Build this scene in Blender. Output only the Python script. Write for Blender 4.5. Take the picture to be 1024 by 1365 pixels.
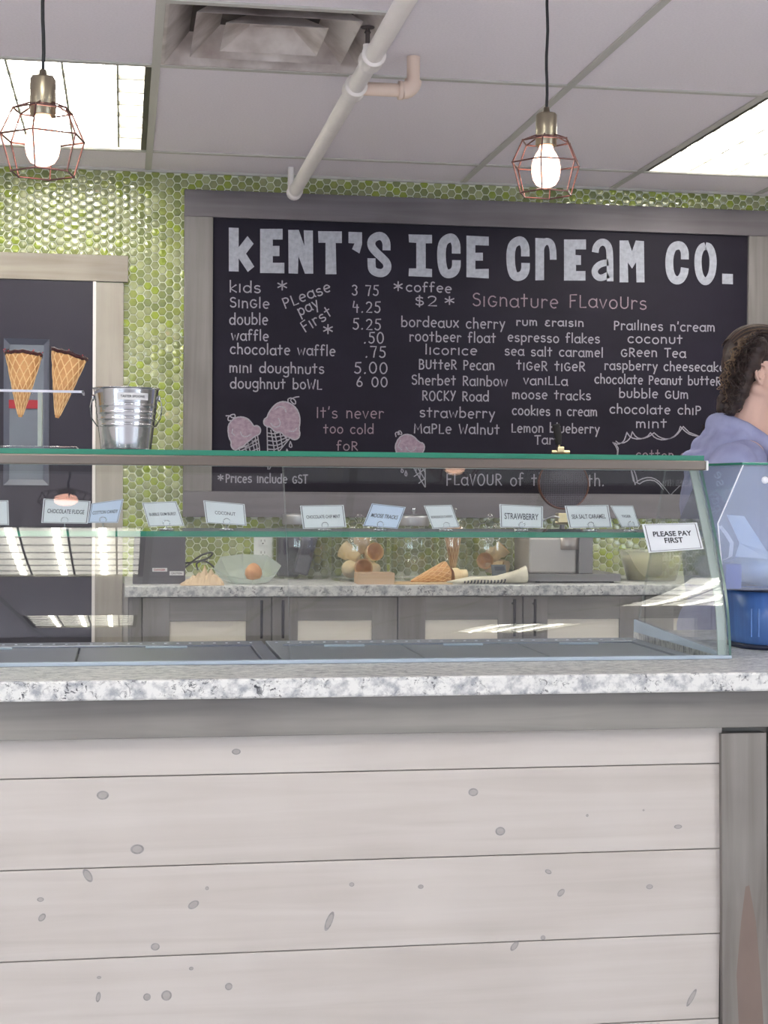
import bpy, bmesh, math, random
from mathutils import Vector, Matrix, noise
from mathutils.geometry import tessellate_polygon
random.seed(7)
PI = math.pi
for o in list(bpy.data.objects): bpy.data.objects.remove(o)
scn = bpy.context.scene
COL = scn.collection

# ---------------------------------------------------------------- camera
F = 2107.0; CX, CY = 512.0, 682.5
YAW = math.radians(9.35); PIT = math.radians(-.87); ROLL = math.radians(.41)
CAM = Vector((0, 0, 1.35))
FW = Vector((math.sin(YAW)*math.cos(PIT), math.cos(YAW)*math.cos(PIT), math.sin(PIT)))
_r = Vector((math.cos(YAW), -math.sin(YAW), 0)); _u = _r.cross(FW)
R = _r*math.cos(ROLL) + _u*math.sin(ROLL); U = _u*math.cos(ROLL) - _r*math.sin(ROLL)
cd = bpy.data.cameras.new('camera'); cam = bpy.data.objects.new('camera', cd); COL.objects.link(cam)
cd.sensor_fit = 'VERTICAL'; cd.sensor_height = 36; cd.lens = 36*F/1365
cd.clip_start = .05; cd.clip_end = 100
m = Matrix((R, U, -FW)).transposed().to_4x4(); m.translation = CAM; cam.matrix_world = m
scn.camera = cam

# ---------------------------------------------------------------- world, light, exposure
ZC = 2.55            # ceiling height
WY = 6.1             # back wall
scn.view_settings.view_transform = 'Standard'; scn.view_settings.look = 'None'
scn.view_settings.gamma = 1; scn.view_settings.use_curve_mapping = False
scn.view_settings.exposure = -0.2
w = bpy.data.worlds.new('daylight'); scn.world = w; w.use_nodes = True
bg = w.node_tree.nodes['Background']; bg.inputs[0].default_value = (.80, .90, 1, 1); bg.inputs[1].default_value = 8.0
TROFFER = 5.5; TUBE = 40.0        # emission of the reflector pans (glow standing for bounced tube light) and lamp tubes
def portal(name, loc, rot, sx, sy):
    l = bpy.data.lights.new(name, 'AREA'); l.shape = 'RECTANGLE'; l.size = sx; l.size_y = sy
    l.cycles.is_portal = True
    o = bpy.data.objects.new(name, l); o.location = loc; o.rotation_euler = rot; COL.objects.link(o)

# ---------------------------------------------------------------- helpers
def ray(u, v): return FW + R*((u-CX)/F) - U*((v-CY)/F)
def at(u, v, Y):
    d = ray(u, v); return CAM + d*(Y/d.y)
def atz(u, v, z):
    d = ray(u, v); return CAM + d*((z-CAM.z)/d.z)
def lin(c):
    return tuple(((x/255)/12.92 if x/255 <= .04045 else ((x/255+.055)/1.055)**2.4) for x in c) + (1,)
MATS = {}
def mat(name, rgb, rough=.6, metal=0, spec=.5, emis=None, es=0, var=0, scale=(4, 4, 4), bump=0, trans=0, alpha=1, detail=4, rgb2=None, lo=.35, hi=.65):
    """principled material; var / rgb2 mixes in a noise of the object's own coordinates"""
    M = bpy.data.materials.new(name); M.use_nodes = True; nt = M.node_tree; b = nt.nodes['Principled BSDF']
    b.inputs['Base Color'].default_value = lin(rgb); b.inputs['Roughness'].default_value = rough
    b.inputs['Metallic'].default_value = metal; b.inputs['Specular IOR Level'].default_value = spec
    b.inputs['Transmission Weight'].default_value = trans; b.inputs['Alpha'].default_value = alpha
    if emis: b.inputs['Emission Color'].default_value = lin(emis); b.inputs['Emission Strength'].default_value = es
    if var or rgb2 or bump:
        tc = nt.nodes.new('ShaderNodeTexCoord'); mp = nt.nodes.new('ShaderNodeMapping'); mp.inputs['Scale'].default_value = scale
        nz = nt.nodes.new('ShaderNodeTexNoise'); nz.inputs['Scale'].default_value = 1; nz.inputs['Detail'].default_value = detail
        nt.links.new(tc.outputs['Object'], mp.inputs[0]); nt.links.new(mp.outputs[0], nz.inputs['Vector'])
        if var or rgb2:
            cr = nt.nodes.new('ShaderNodeValToRGB'); nt.links.new(nz.outputs[0], cr.inputs[0])
            cr.color_ramp.elements[0].position = lo; cr.color_ramp.elements[1].position = hi
            a = lin(rgb); c2 = lin(rgb2) if rgb2 else tuple(x*(1-var) for x in a[:3])+(1,)
            cr.color_ramp.elements[0].color = c2; cr.color_ramp.elements[1].color = a
            nt.links.new(cr.outputs[0], b.inputs['Base Color'])
        if bump:
            bp = nt.nodes.new('ShaderNodeBump'); bp.inputs['Strength'].default_value = bump; bp.inputs['Distance'].default_value = .002
            nt.links.new(nz.outputs[0], bp.inputs['Height']); nt.links.new(bp.outputs[0], b.inputs['Normal'])
    MATS[name] = M; return M
def glassmat(name, tint, ior=1.5, extra=0.0, rough=0.0, haze=None, hz=0.0):
    """thin clear sheet: tinted transparency with Fresnel reflection"""
    M = bpy.data.materials.new(name); M.use_nodes = True; nt = M.node_tree; nt.nodes.clear()
    out = nt.nodes.new('ShaderNodeOutputMaterial'); mx = nt.nodes.new('ShaderNodeMixShader')
    t = nt.nodes.new('ShaderNodeBsdfTransparent'); t.inputs[0].default_value = tint+(1,)
    g = nt.nodes.new('ShaderNodeBsdfGlossy'); g.inputs['Roughness'].default_value = rough; g.inputs[0].default_value = (1, 1, 1, 1)
    fr = nt.nodes.new('ShaderNodeFresnel'); fr.inputs[0].default_value = ior
    ad = nt.nodes.new('ShaderNodeMath'); ad.operation = 'ADD'; ad.inputs[1].default_value = extra; ad.use_clamp = True
    # a back face sees the inside of a solid: use the same thin-sheet Fresnel on both sides
    geo = nt.nodes.new('ShaderNodeNewGeometry'); inv = nt.nodes.new('ShaderNodeMath'); inv.operation = 'DIVIDE'; inv.inputs[0].default_value = 1; inv.inputs[1].default_value = ior
    mi = nt.nodes.new('ShaderNodeMix'); mi.inputs[2].default_value = ior; nt.links.new(geo.outputs['Backfacing'], mi.inputs[0]); nt.links.new(inv.outputs[0], mi.inputs[3])
    nt.links.new(mi.outputs[0], fr.inputs[0])
    nt.links.new(fr.outputs[0], ad.inputs[0]); nt.links.new(ad.outputs[0], mx.inputs[0])
    src = t.outputs[0]
    if haze:
        d = nt.nodes.new('ShaderNodeBsdfDiffuse'); d.inputs[0].default_value = haze+(1,)
        tl = nt.nodes.new('ShaderNodeBsdfTranslucent'); tl.inputs[0].default_value = haze+(1,)
        a2 = nt.nodes.new('ShaderNodeMixShader'); a2.inputs[0].default_value = .5
        nt.links.new(d.outputs[0], a2.inputs[1]); nt.links.new(tl.outputs[0], a2.inputs[2])
        m2 = nt.nodes.new('ShaderNodeMixShader'); m2.inputs[0].default_value = hz
        nt.links.new(t.outputs[0], m2.inputs[1]); nt.links.new(a2.outputs[0], m2.inputs[2]); src = m2.outputs[0]
    nt.links.new(src, mx.inputs[1]); nt.links.new(g.outputs[0], mx.inputs[2]); nt.links.new(mx.outputs[0], out.inputs[0])
    MATS[name] = M; return M
def woodmat(name, c1, c2, along='X', rough=.65, streak=1.0, bump=.25):
    """stained softwood: long soft grain along one axis plus broad blotches of stain"""
    M = bpy.data.materials.new(name); M.use_nodes = True; nt = M.node_tree; b = nt.nodes['Principled BSDF']; b.inputs['Roughness'].default_value = rough
    b.inputs['Specular IOR Level'].default_value = .3
    tc = nt.nodes.new('ShaderNodeTexCoord'); oi = nt.nodes.new('ShaderNodeObjectInfo')
    add = nt.nodes.new('ShaderNodeVectorMath'); add.operation = 'MULTIPLY_ADD'; cmb = nt.nodes.new('ShaderNodeCombineXYZ')
    for i in range(3): nt.links.new(oi.outputs['Random'], cmb.inputs[i])
    nt.links.new(cmb.outputs[0], add.inputs[0]); add.inputs[1].default_value = (7, 9, 11); nt.links.new(tc.outputs['Object'], add.inputs[2])
    s = {'X': (1.6, 30, 30), 'Z': (30, 30, 1.6)}[along]
    mp = nt.nodes.new('ShaderNodeMapping'); mp.inputs['Scale'].default_value = s; nt.links.new(add.outputs[0], mp.inputs[0])
    n1 = nt.nodes.new('ShaderNodeTexNoise'); n1.inputs['Scale'].default_value = 1; n1.inputs['Detail'].default_value = 6; n1.inputs['Distortion'].default_value = .6*streak
    nt.links.new(mp.outputs[0], n1.inputs['Vector'])
    n2 = nt.nodes.new('ShaderNodeTexNoise'); n2.inputs['Scale'].default_value = 3.2; n2.inputs['Detail'].default_value = 3; nt.links.new(add.outputs[0], n2.inputs['Vector'])
    ma = nt.nodes.new('ShaderNodeMath'); ma.operation = 'MULTIPLY_ADD'; ma.inputs[1].default_value = .55; nt.links.new(n1.outputs[0], ma.inputs[0])
    mb = nt.nodes.new('ShaderNodeMath'); mb.operation = 'MULTIPLY'; mb.inputs[1].default_value = .45; nt.links.new(n2.outputs[0], mb.inputs[0]); nt.links.new(mb.outputs[0], ma.inputs[2])
    cr = nt.nodes.new('ShaderNodeValToRGB'); cr.color_ramp.elements[0].position = .36; cr.color_ramp.elements[1].position = .62
    cr.color_ramp.elements[0].color = lin(c2); cr.color_ramp.elements[1].color = lin(c1)
    nt.links.new(ma.outputs[0], cr.inputs[0]); nt.links.new(cr.outputs[0], b.inputs['Base Color'])
    bp = nt.nodes.new('ShaderNodeBump'); bp.inputs['Strength'].default_value = bump; bp.inputs['Distance'].default_value = .001
    nt.links.new(n1.outputs[0], bp.inputs['Height']); nt.links.new(bp.outputs[0], b.inputs['Normal'])
    MATS[name] = M; return M
def granitemat():
    M = bpy.data.materials.new('granite'); M.use_nodes = True; nt = M.node_tree; b = nt.nodes['Principled BSDF']
    b.inputs['Roughness'].default_value = .4; b.inputs['Specular IOR Level'].default_value = .55
    tc = nt.nodes.new('ShaderNodeTexCoord'); mp = nt.nodes.new('ShaderNodeMapping'); mp.inputs['Rotation'].default_value = (.5, .75, .4); mp.inputs['Scale'].default_value = (1, 2.3, 1)
    nt.links.new(tc.outputs['Object'], mp.inputs[0])
    def nz(sc, det, rough=.6, dist=0):
        n = nt.nodes.new('ShaderNodeTexNoise'); n.inputs['Scale'].default_value = sc; n.inputs['Detail'].default_value = det
        n.inputs['Roughness'].default_value = rough; n.inputs['Distortion'].default_value = dist; nt.links.new(mp.outputs[0], n.inputs['Vector']); return n
    def ramp(src, stops):
        c = nt.nodes.new('ShaderNodeValToRGB'); nt.links.new(src, c.inputs[0]); e = c.color_ramp.elements
        e[0].position, e[1].position = stops[0][0], stops[1][0]; e[0].color, e[1].color = stops[0][1], stops[1][1]
        return c
    base = ramp(nz(42, 5).outputs[0], [(.36, lin((150, 152, 158))), (.56, lin((214, 214, 212)))])
    fleck = ramp(nz(88, 6, .75, .9).outputs[0], [(.55, (0, 0, 0, 1)), (.59, (1, 1, 1, 1))])
    big = ramp(nz(17, 2).outputs[0], [(.40, (.1, .1, .1, 1)), (.62, (1, 1, 1, 1))])
    mu = nt.nodes.new('ShaderNodeMix'); mu.data_type = 'RGBA'; mu.blend_type = 'MULTIPLY'; mu.inputs[0].default_value = 1
    nt.links.new(fleck.outputs[0], mu.inputs[6]); nt.links.new(big.outputs[0], mu.inputs[7])
    mx = nt.nodes.new('ShaderNodeMix'); mx.data_type = 'RGBA'; nt.links.new(mu.outputs[2], mx.inputs[0])
    nt.links.new(base.outputs[0], mx.inputs[6]); mx.inputs[7].default_value = lin((48, 50, 58))
    nt.links.new(mx.outputs[2], b.inputs['Base Color']); MATS['granite'] = M; return M

class MB:
    """collects shapes; build() links them as one mesh object"""
    def __init__(s): s.v = []; s.f = []; s.mi = []; s.sm = []
    def face(s, idx, mi=0, sm=False): s.f.append(tuple(idx)); s.mi.append(mi); s.sm.append(sm)
    def add(s, vs, fs, mi=0, sm=False):
        o = len(s.v); s.v += [Vector(p) for p in vs]
        for f in fs: s.face([o+i for i in f], mi, sm)
        return s
    def box(s, a, b, mi=0, bev=0):
        x0, y0, z0 = (min(a[i], b[i]) for i in range(3)); x1, y1, z1 = (max(a[i], b[i]) for i in range(3))
        if bev <= 0:
            return s.add([(x0, y0, z0), (x1, y0, z0), (x1, y1, z0), (x0, y1, z0), (x0, y0, z1), (x1, y0, z1), (x1, y1, z1), (x0, y1, z1)],
                  [(0, 3, 2, 1), (4, 5, 6, 7), (0, 1, 5, 4), (1, 2, 6, 5), (2, 3, 7, 6), (3, 0, 4, 7)], mi)
        bm = bmesh.new(); bmesh.ops.create_cube(bm, size=1)
        for v in bm.verts: v.co = Vector(((x0+x1)/2+v.co.x*(x1-x0), (y0+y1)/2+v.co.y*(y1-y0), (z0+z1)/2+v.co.z*(z1-z0)))
        bmesh.ops.bevel(bm, geom=bm.edges[:], offset=bev, segments=2, affect='EDGES', profile=.5)
        s.addbm(bm, mi); bm.free(); return s
    def addbm(s, bm, mi=0, sm=False):
        bm.verts.index_update(); s.add([v.co.copy() for v in bm.verts], [[v.index for v in f.verts] for f in bm.faces], mi, sm)
    def prism(s, pts, d, mi=0, caps=True, sm=False):
        """polygon of 3D points extruded by vector d"""
        n = len(pts); d = Vector(d); vs = [Vector(p) for p in pts]+[Vector(p)+d for p in pts]
        fs = [(i, (i+1) % n, n+(i+1) % n, n+i) for i in range(n)]
        s.add(vs, fs, mi, sm)
        if caps: o = len(s.v)-2*n; s.face([o+i for i in range(n)][::-1], mi); s.face([o+n+i for i in range(n)], mi)
        return s
    def ring(s, rings, mi=0, sm=True, cap0=True, cap1=True, closed=True):
        """skin a list of equal-length point rings"""
        n = len(rings[0]); o = len(s.v)
        for r in rings: s.v += [Vector(p) for p in r]
        for k in range(len(rings)-1):
            for i in range(n if closed else n-1):
                j = (i+1) % n; s.face((o+k*n+i, o+k*n+j, o+(k+1)*n+j, o+(k+1)*n+i), mi, sm)
        # caps keep their own vertices so that they do not bend the smooth shading
        if cap0: q = len(s.v); s.v += [Vector(p) for p in rings[0]]; s.face([q+i for i in range(n)][::-1], mi)
        if cap1: q = len(s.v); s.v += [Vector(p) for p in rings[-1]]; s.face([q+i for i in range(n)], mi)
        return s
    def lathe(s, prof, c=(0, 0, 0), n=32, mi=0, ax=None, sm=True, cap0=False, cap1=False):
        """prof = [(r, h)...] turned about z, or about the direction ax"""
        q = Vector((0, 0, 1)).rotation_difference(Vector(ax).normalized()) if ax is not None else None
        rs = []
        for r, h in prof:
            ring = []
            for i in range(n):
                a = 2*PI*i/n; p = Vector((max(r, 1e-5)*math.cos(a), max(r, 1e-5)*math.sin(a), h))
                if q: p = q @ p
                ring.append(p+Vector(c))
            rs.append(ring)
        return s.ring(rs, mi, sm, cap0, cap1)
    def tube(s, pts, r, n=8, mi=0, closed=False, sm=True, caps=True):
        pts = [Vector(p) for p in pts]; N = len(pts)
        rr = r if isinstance(r, (list, tuple)) else [r]*N
        rs = []; up = None
        for i, p in enumerate(pts):
            a = pts[i-1] if i > 0 else (pts[-1] if closed else p); b = pts[i+1] if i < N-1 else (pts[0] if closed else p)
            t = (b-a).normalized() if (b-a).length > 1e-9 else Vector((0, 0, 1))
            if up is None:
                up = t.orthogonal().normalized()
            up = (up - t*up.dot(t)); up = up.normalized() if up.length > 1e-6 else t.orthogonal().normalized()
            sd = t.cross(up)
            rs.append([p+(up*math.cos(2*PI*k/n)+sd*math.sin(2*PI*k/n))*rr[i] for k in range(n)])
        if closed: rs.append(rs[0])
        return s.ring(rs, mi, sm, caps and not closed, caps and not closed)
    def ball(s, c, r, mi=0, u=16, v=10, sc=(1, 1, 1)):
        bm = bmesh.new(); bmesh.ops.create_uvsphere(bm, u_segments=u, v_segments=v, radius=r)
        for q in bm.verts: q.co = Vector((q.co.x*sc[0], q.co.y*sc[1], q.co.z*sc[2]))+Vector(c)
        s.addbm(bm, mi, True); bm.free(); return s
    def build(s, name, mats, parent=None, origin=None, recalc=True):
        me = bpy.data.meshes.new(name)
        if origin is None:
            lo = Vector([min(v[i] for v in s.v) for i in range(3)]); hi = Vector([max(v[i] for v in s.v) for i in range(3)])
            origin = Vector(((lo.x+hi.x)/2, (lo.y+hi.y)/2, lo.z))
        origin = Vector(origin)
        me.from_pydata([v-origin for v in s.v], [], s.f)
        if not isinstance(mats, (list, tuple)): mats = [mats]
        for x in mats: me.materials.append(x if not isinstance(x, str) else MATS[x])
        me.polygons.foreach_set('material_index', s.mi); me.polygons.foreach_set('use_smooth', s.sm)
        if recalc:
            bm = bmesh.new(); bm.from_mesh(me); bmesh.ops.recalc_face_normals(bm, faces=bm.faces); bm.to_mesh(me); bm.free()
        me.update(); ob = bpy.data.objects.new(name, me); ob.location = origin; COL.objects.link(ob)
        if parent: setpar(ob, parent)
        return ob
LOC = {}
def wloc(o):
    l = Vector(o.location)
    return l + (wloc(o.parent) if o.parent else Vector())
def setpar(ob, p):
    ob.location = ob.location - wloc(p); ob.parent = p
def empty(name, loc):
    o = bpy.data.objects.new(name, None); o.location = loc; o.empty_display_size = .05; COL.objects.link(o); return o
def tag(o, label=None, cat=None, group=None, kind=None):
    if label: o['label'] = label
    if cat: o['category'] = cat
    if group: o['group'] = group
    if kind: o['kind'] = kind
    return o
def thing(name, loc, label, cat, group=None): return tag(empty(name, loc), label, cat, group)
def copyobj(src, parent=None, loc=None):
    o = src.copy(); COL.objects.link(o); o.parent = parent
    if loc is not None: o.location = loc
    return o
def copytree(src, loc, rot=None, label=None):
    r = src.copy(); COL.objects.link(r); r.location = loc
    if rot is not None: r.rotation_euler = rot
    if label: r['label'] = label
    for ch in src.children:
        c = ch.copy(); COL.objects.link(c); c.parent = r
        for g in ch.children:
            d = g.copy(); COL.objects.link(d); d.parent = c
    return r
def textmesh(body, width, bold=.0, sx=1.0):
    """flat lettering as mesh data in the xy plane, centred, scaled to the given width"""
    cu = bpy.data.curves.new('t', 'FONT'); cu.body = body; cu.align_x = 'CENTER'; cu.align_y = 'CENTER'; cu.offset = bold; cu.resolution_u = 3; cu.space_line = .85
    ob = bpy.data.objects.new('t', cu); COL.objects.link(ob)
    dg = bpy.context.evaluated_depsgraph_get(); me = bpy.data.meshes.new_from_object(ob.evaluated_get(dg))
    bpy.data.objects.remove(ob)
    xs = [v.co.x for v in me.vertices]; ys = [v.co.y for v in me.vertices]; k = width/(max(xs)-min(xs))
    cx, cy = (max(xs)+min(xs))/2, (max(ys)+min(ys))/2
    return [Vector(((v.co.x-cx)*k, (v.co.y-cy)*k*sx, 0)) for v in me.vertices], [tuple(p.vertices) for p in me.polygons]
def put_text(mb, body, c, ex, ey, width, bold=0, mi=0, sx=1.0):
    vs, fs = textmesh(body, width, bold, sx); ex = Vector(ex).normalized(); ey = Vector(ey).normalized()
    mb.add([Vector(c)+ex*p.x+ey*p.y for p in vs], fs, mi)

# ---------------------------------------------------------------- materials
woodmat('white_wood', (190, 184, 180), (177, 170, 165), 'X', bump=.15)
woodmat('cream_panel', (236, 230, 218), (224, 216, 202), 'X', bump=.12)
woodmat('grey_wood', (136, 133, 130), (110, 107, 105), 'X')
woodmat('grey_wood_v', (134, 131, 128), (108, 103, 99), 'Z')
woodmat('frame_wood', (120, 115, 121), (98, 94, 99), 'X')
woodmat('frame_wood_v', (132, 128, 128), (108, 104, 103), 'Z')
woodmat('pale_trim', (172, 166, 158), (148, 141, 132), 'Z')
woodmat('pale_trim_x', (168, 161, 152), (138, 130, 121), 'X')
woodmat('crate_wood', (206, 180, 152), (184, 156, 128), 'X')
woodmat('board_wood', (214, 190, 150), (196, 168, 126), 'X')
granitemat()
mat('knot', (150, 146, 146), .7, var=.3, scale=(90, 90, 90))
mat('knot_ring', (160, 155, 152), .7, var=.12, scale=(30, 30, 60))
mat('rust_stain', (116, 101, 94), .7, var=.1, scale=(20, 20, 8))
mat('chalkboard', (31, 27, 41), .6, spec=.2, var=.25, scale=(3, 3, 5))
mat('chalk', (168, 166, 178), .95, var=.35, scale=(260, 260, 260), detail=3)
mat('chalk_title', (172, 175, 188), .95, var=.22, scale=(60, 60, 60), detail=6)
mat('chalk_pink', (150, 134, 146), .95, var=.3, scale=(200, 200, 200))
mat('chalk_mauve', (158, 140, 154), .95, rgb2=(134, 116, 132), scale=(50, 50, 70), detail=6)
mat('ceiling_tile', (240, 234, 242), .95, spec=.1, var=.05, scale=(140, 140, 140), bump=.2)
mat('tbar', (196, 194, 190), .5)
mat('wall_paint', (205, 200, 196), .8)
mat('dark_wall', (150, 145, 142), .8)
mat('floor_tile', (232, 228, 230), .35, var=.2, scale=(3, 3, 3))
mat('grout', (232, 236, 216), .8)
HEX = [mat('hex_green_%d' % i, c, .08, spec=.9) for i, c in enumerate([(142, 152, 76), (148, 164, 58), (148, 154, 108), (128, 138, 82), (168, 174, 124)])]
for h in HEX: h.node_tree.nodes['Principled BSDF'].inputs['Coat Weight'].default_value = .8; h.node_tree.nodes['Principled BSDF'].inputs['Coat Roughness'].default_value = .03
mat('troffer_lens', (255, 255, 250), .5, emis=(255, 250, 240), es=TROFFER)
mat('tube_glow', (255, 255, 255), .5, emis=(255, 250, 240), es=TUBE)
mat('louver', (176, 174, 162), .35)
mat('dark_frame', (58, 54, 46), .5)
mat('vent_metal', (214, 206, 204), .5, rgb2=(150, 136, 132), scale=(7, 7, 7), lo=.3, hi=.6)
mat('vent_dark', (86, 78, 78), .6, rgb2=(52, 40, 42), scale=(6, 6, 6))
mat('pvc', (244, 238, 236), .35, var=.04, scale=(10, 10, 10))
mat('pvc_pink', (228, 206, 192), .4)
mat('brass', (150, 142, 124), .32, metal=1)
mat('copper', (118, 90, 86), .3, metal=1)
mat('black_cord', (22, 22, 28), .6)
mat('bulb', (255, 225, 215), .3, emis=(255, 190, 165), es=11)
mat('steel', (196, 198, 202), .16, metal=1)
mat('steel_brushed', (168, 160, 154), .36, metal=1)
mat('trim_metal', (122, 114, 108), .34, metal=1)
mat('steel_satin', (178, 178, 182), .42, metal=.85, var=.08, scale=(3, 3, 60))
mat('grey_enamel', (86, 84, 90), .45, spec=.4)
mat('iron_grey', (182, 178, 174), .45, metal=.3)
mat('iron_grey_dark', (128, 126, 128), .45, metal=.4)
mat('white_plastic', (232, 234, 232), .4)
mat('card', (218, 222, 228), .35, spec=.4)
mat('card_blue', (198, 212, 236), .3, spec=.5)
mat('card_ink', (60, 64, 76), .7)
mat('ink', (34, 36, 44), .7)
mat('label_tape', (214, 214, 216), .5)
mat('door_dark', (44, 41, 54), .42, spec=.35)
mat('door_bevel', (84, 88, 104), .4)
mat('door_lite', (104, 110, 122), .25, spec=.5)
mat('red_strip', (150, 30, 44), .5)
mat('jamb_white', (236, 230, 228), .5)
mat('black_handle', (34, 32, 36), .35, metal=.6)
mat('shadow_gap', (96, 92, 90), .9)
mat('waffle', (216, 166, 110), .7, rgb2=(194, 138, 86), scale=(40, 40, 40), bump=.4)
mat('waffle_rib', (240, 204, 150), .7)
mat('cake_cone', (250, 230, 190), .75, rgb2=(240, 212, 164), scale=(25, 25, 25))
mat('cake_inner', (222, 172, 116), .8)  # browner than the shell to paint in the shade of the hollow
mat('pastry', (196, 148, 106), .7, rgb2=(180, 128, 88), scale=(40, 40, 40), bump=.4)
mat('chocolate', (74, 30, 34), .4, rgb2=(48, 20, 24), scale=(200, 200, 200), bump=.6)
mat('sprinkle_red', (170, 44, 58), .4)
mat('paper_bag', (206, 182, 152), .85, var=.08, scale=(20, 20, 20))
mat('cable_black', (26, 26, 28), .4)
mat('navy_plastic', (44, 46, 66), .3, spec=.6)
mat('navy_light', (80, 80, 96), .35)
mat('towel', (222, 216, 198), .9, var=.06, scale=(60, 60, 60), bump=.5)
mat('towel_stripe', (58, 60, 72), .9)
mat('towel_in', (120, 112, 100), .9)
mat('calc_grey', (92, 98, 102), .5)
mat('calc_screen', (58, 66, 74), .2)
mat('griddle_line', (78, 74, 88), .5)
mat('griddle', (34, 32, 42), .5, spec=.4)
mat('griddle_rim', (96, 60, 50), .4, metal=.5)
mat('gold', (206, 190, 150), .28, metal=1)
mat('rubber', (28, 28, 30), .7)
mat('vanilla', (236, 228, 176), .6, var=.06, scale=(20, 20, 20))
mat('blue_tub', (76, 116, 184), .25, spec=.6, var=.22, scale=(60, 60, 2))
mat('tub_trim', (26, 32, 60), .35)
mat('blue_wrap', (205, 226, 255), .25, spec=.7, rgb2=(240, 248, 255), scale=(12, 12, 12), bump=.4)  # near-white blue; reflected outdoor sky is put into this colour
mat('blue_box', (120, 132, 194), .5)
mat('white_tape', (240, 240, 248), .4)  # also colours the glint painted on the blue bag
mat('pale_blue_metal', (176, 190, 206), .4)
mat('case_dark', (120, 124, 142), .35, metal=.4, var=.1, scale=(4, 4, 4))
mat('case_light', (140, 146, 158), .35, metal=.4)
mat('tub_white', (228, 228, 224), .5)
mat('icecream_a', (236, 200, 210), .6, bump=.6, scale=(40, 40, 40), var=.1)
mat('icecream_b', (240, 232, 206), .6, bump=.6, scale=(40, 40, 40), var=.1)
mat('icecream_c', (150, 104, 76), .6, bump=.6, scale=(40, 40, 40), var=.1)
mat('icecream_d', (190, 226, 200), .6, bump=.6, scale=(40, 40, 40), var=.1)
mat('skin', (232, 192, 176), .55, spec=.35, var=.05, scale=(20, 20, 20))
mat('hair', (62, 44, 40), .5, rgb2=(40, 26, 26), scale=(30, 30, 120), bump=.8)
mat('hair_light', (122, 98, 76), .5)
mat('hoodie', (164, 168, 204), .9, spec=.15, rgb2=(146, 150, 188), scale=(14, 14, 14), bump=.3)
mat('hoodie_seam', (136, 140, 180), .9)
mat('jeans', (58, 70, 100), .9)
mat('shoe', (60, 58, 62), .7)
mat('eye_white', (235, 232, 228), .3); mat('iris', (80, 60, 44), .3)
mat('lips', (190, 120, 112), .5)
mat('glass_edge', (38, 122, 100), .25, spec=.7)
mat('glass_edge_pale', (182, 194, 192), .35, alpha=.75)
mat('glass_edge_dark', (70, 104, 98), .3, spec=.6)
mat('glass_edge_thin', (168, 184, 182), .3, alpha=.35)
mat('led', (240, 240, 250), .5)  # unlit white for the painted LED reflections
glassmat('case_glass', (.975, .99, .982))
glassmat('shelf_glass', (.90, .95, .93))
glassmat('jar_glass', (.965, .975, .965), 1.5, .035)
glassmat('acrylic', (.93, .94, .97), 1.45, .02)
glassmat('dome_acrylic', (.90, .93, .99), 1.5, .03, haze=(.80, .86, 1.0), hz=.24)  # blue haze paints the reflected outdoor sky into the panels
glassmat('frosted', (.86, .9, .88), 1.4, .0, .3, haze=(.80, .86, .82), hz=.42)
glassmat('clear_tub', (.93, .94, .92), 1.45, .02, .1, haze=(.85, .85, .75), hz=.30)
glassmat('window_glass', (.97, .98, .98), 1.45)

# ================================================================ THE ROOM
XL, XR, YB = -3.6, 5.2, -5.0
fl = MB().box((XL-.1, YB-.1, -.05), (XR+.1, WY+.1, 0)).build('floor', 'floor_tile'); tag(fl, kind='structure')
# back wall: backing with grout, hexagonal glass tiles set on it
wb = MB().box((XL-.1, WY, 0), (XR+.1, WY+.1, ZC+.2), 0).build('wall_back', 'wall_paint'); tag(wb, kind='structure')
g = MB()
g.box((-1.32, WY-.003, .98), (3.3, WY, ZC))
g.build('grout_bed', 'grout', wb)
PZ = .0316; PX = PZ*math.sqrt(3)/2; RH = PZ/math.sqrt(3)*.88
def hexshape(mb, cx, cz, rnd, mi=0):
    """faceted glass hexagon: a bevelled rim and an off-centre shallow apex; yf is its face"""
    y0 = WY-.003; ay = y0-.0047
    o = []; inn = []
    for k in range(6):
        a = PI/3*k; o.append((cx+RH*math.cos(a), y0-.0028, cz+RH*math.sin(a))); inn.append((cx+RH*.84*math.cos(a), y0-.0040, cz+RH*.84*math.sin(a)))
    back = [(p[0], y0, p[2]) for p in o]
    ap = (cx+rnd[0]*RH, ay-.0002, cz+rnd[1]*RH)
    vs = back+o+inn+[ap]; fs = []
    for k in range(6):
        j = (k+1) % 6
        fs += [(k, j, 6+j, 6+k), (6+k, 6+j, 12+j, 12+k), (12+k, 12+j, 18)]
    mb.add(vs, fs, mi)
cells = []
i0 = int(-1.3/PX); i1 = int(3.25/PX)
for i in range(i0, i1):
    x = i*PX+.004
    z = 1.0215+(PZ/2 if i % 2 else 0)
    while z < ZC-.004:
        hid = (-1.12 < x < .000 and z < 2.215) or (.235 < x < 2.60 and 1.24 < z < 2.475)
        if not hid and z > 1.015: cells.append((x, z))
        z += PZ
cells.sort(key=lambda c: abs(c[0]-.11)*3+abs(c[1]-1.9))
protos = []
def rr(): 
    a = random.uniform(0, 2*PI); q = random.uniform(0, .42); return (q*math.cos(a), q*math.sin(a)-.12)
for k in range(15):
    h = MB(); hexshape(h, 0, 0, rr()); protos.append((h, HEX[k % 5]))
ptm = []
for k, (h, mm) in enumerate(protos):
    o = h.build('hex_tile', mm, origin=(0, 0, 0)); ptm.append(o.data); bpy.data.objects.remove(o)
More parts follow.
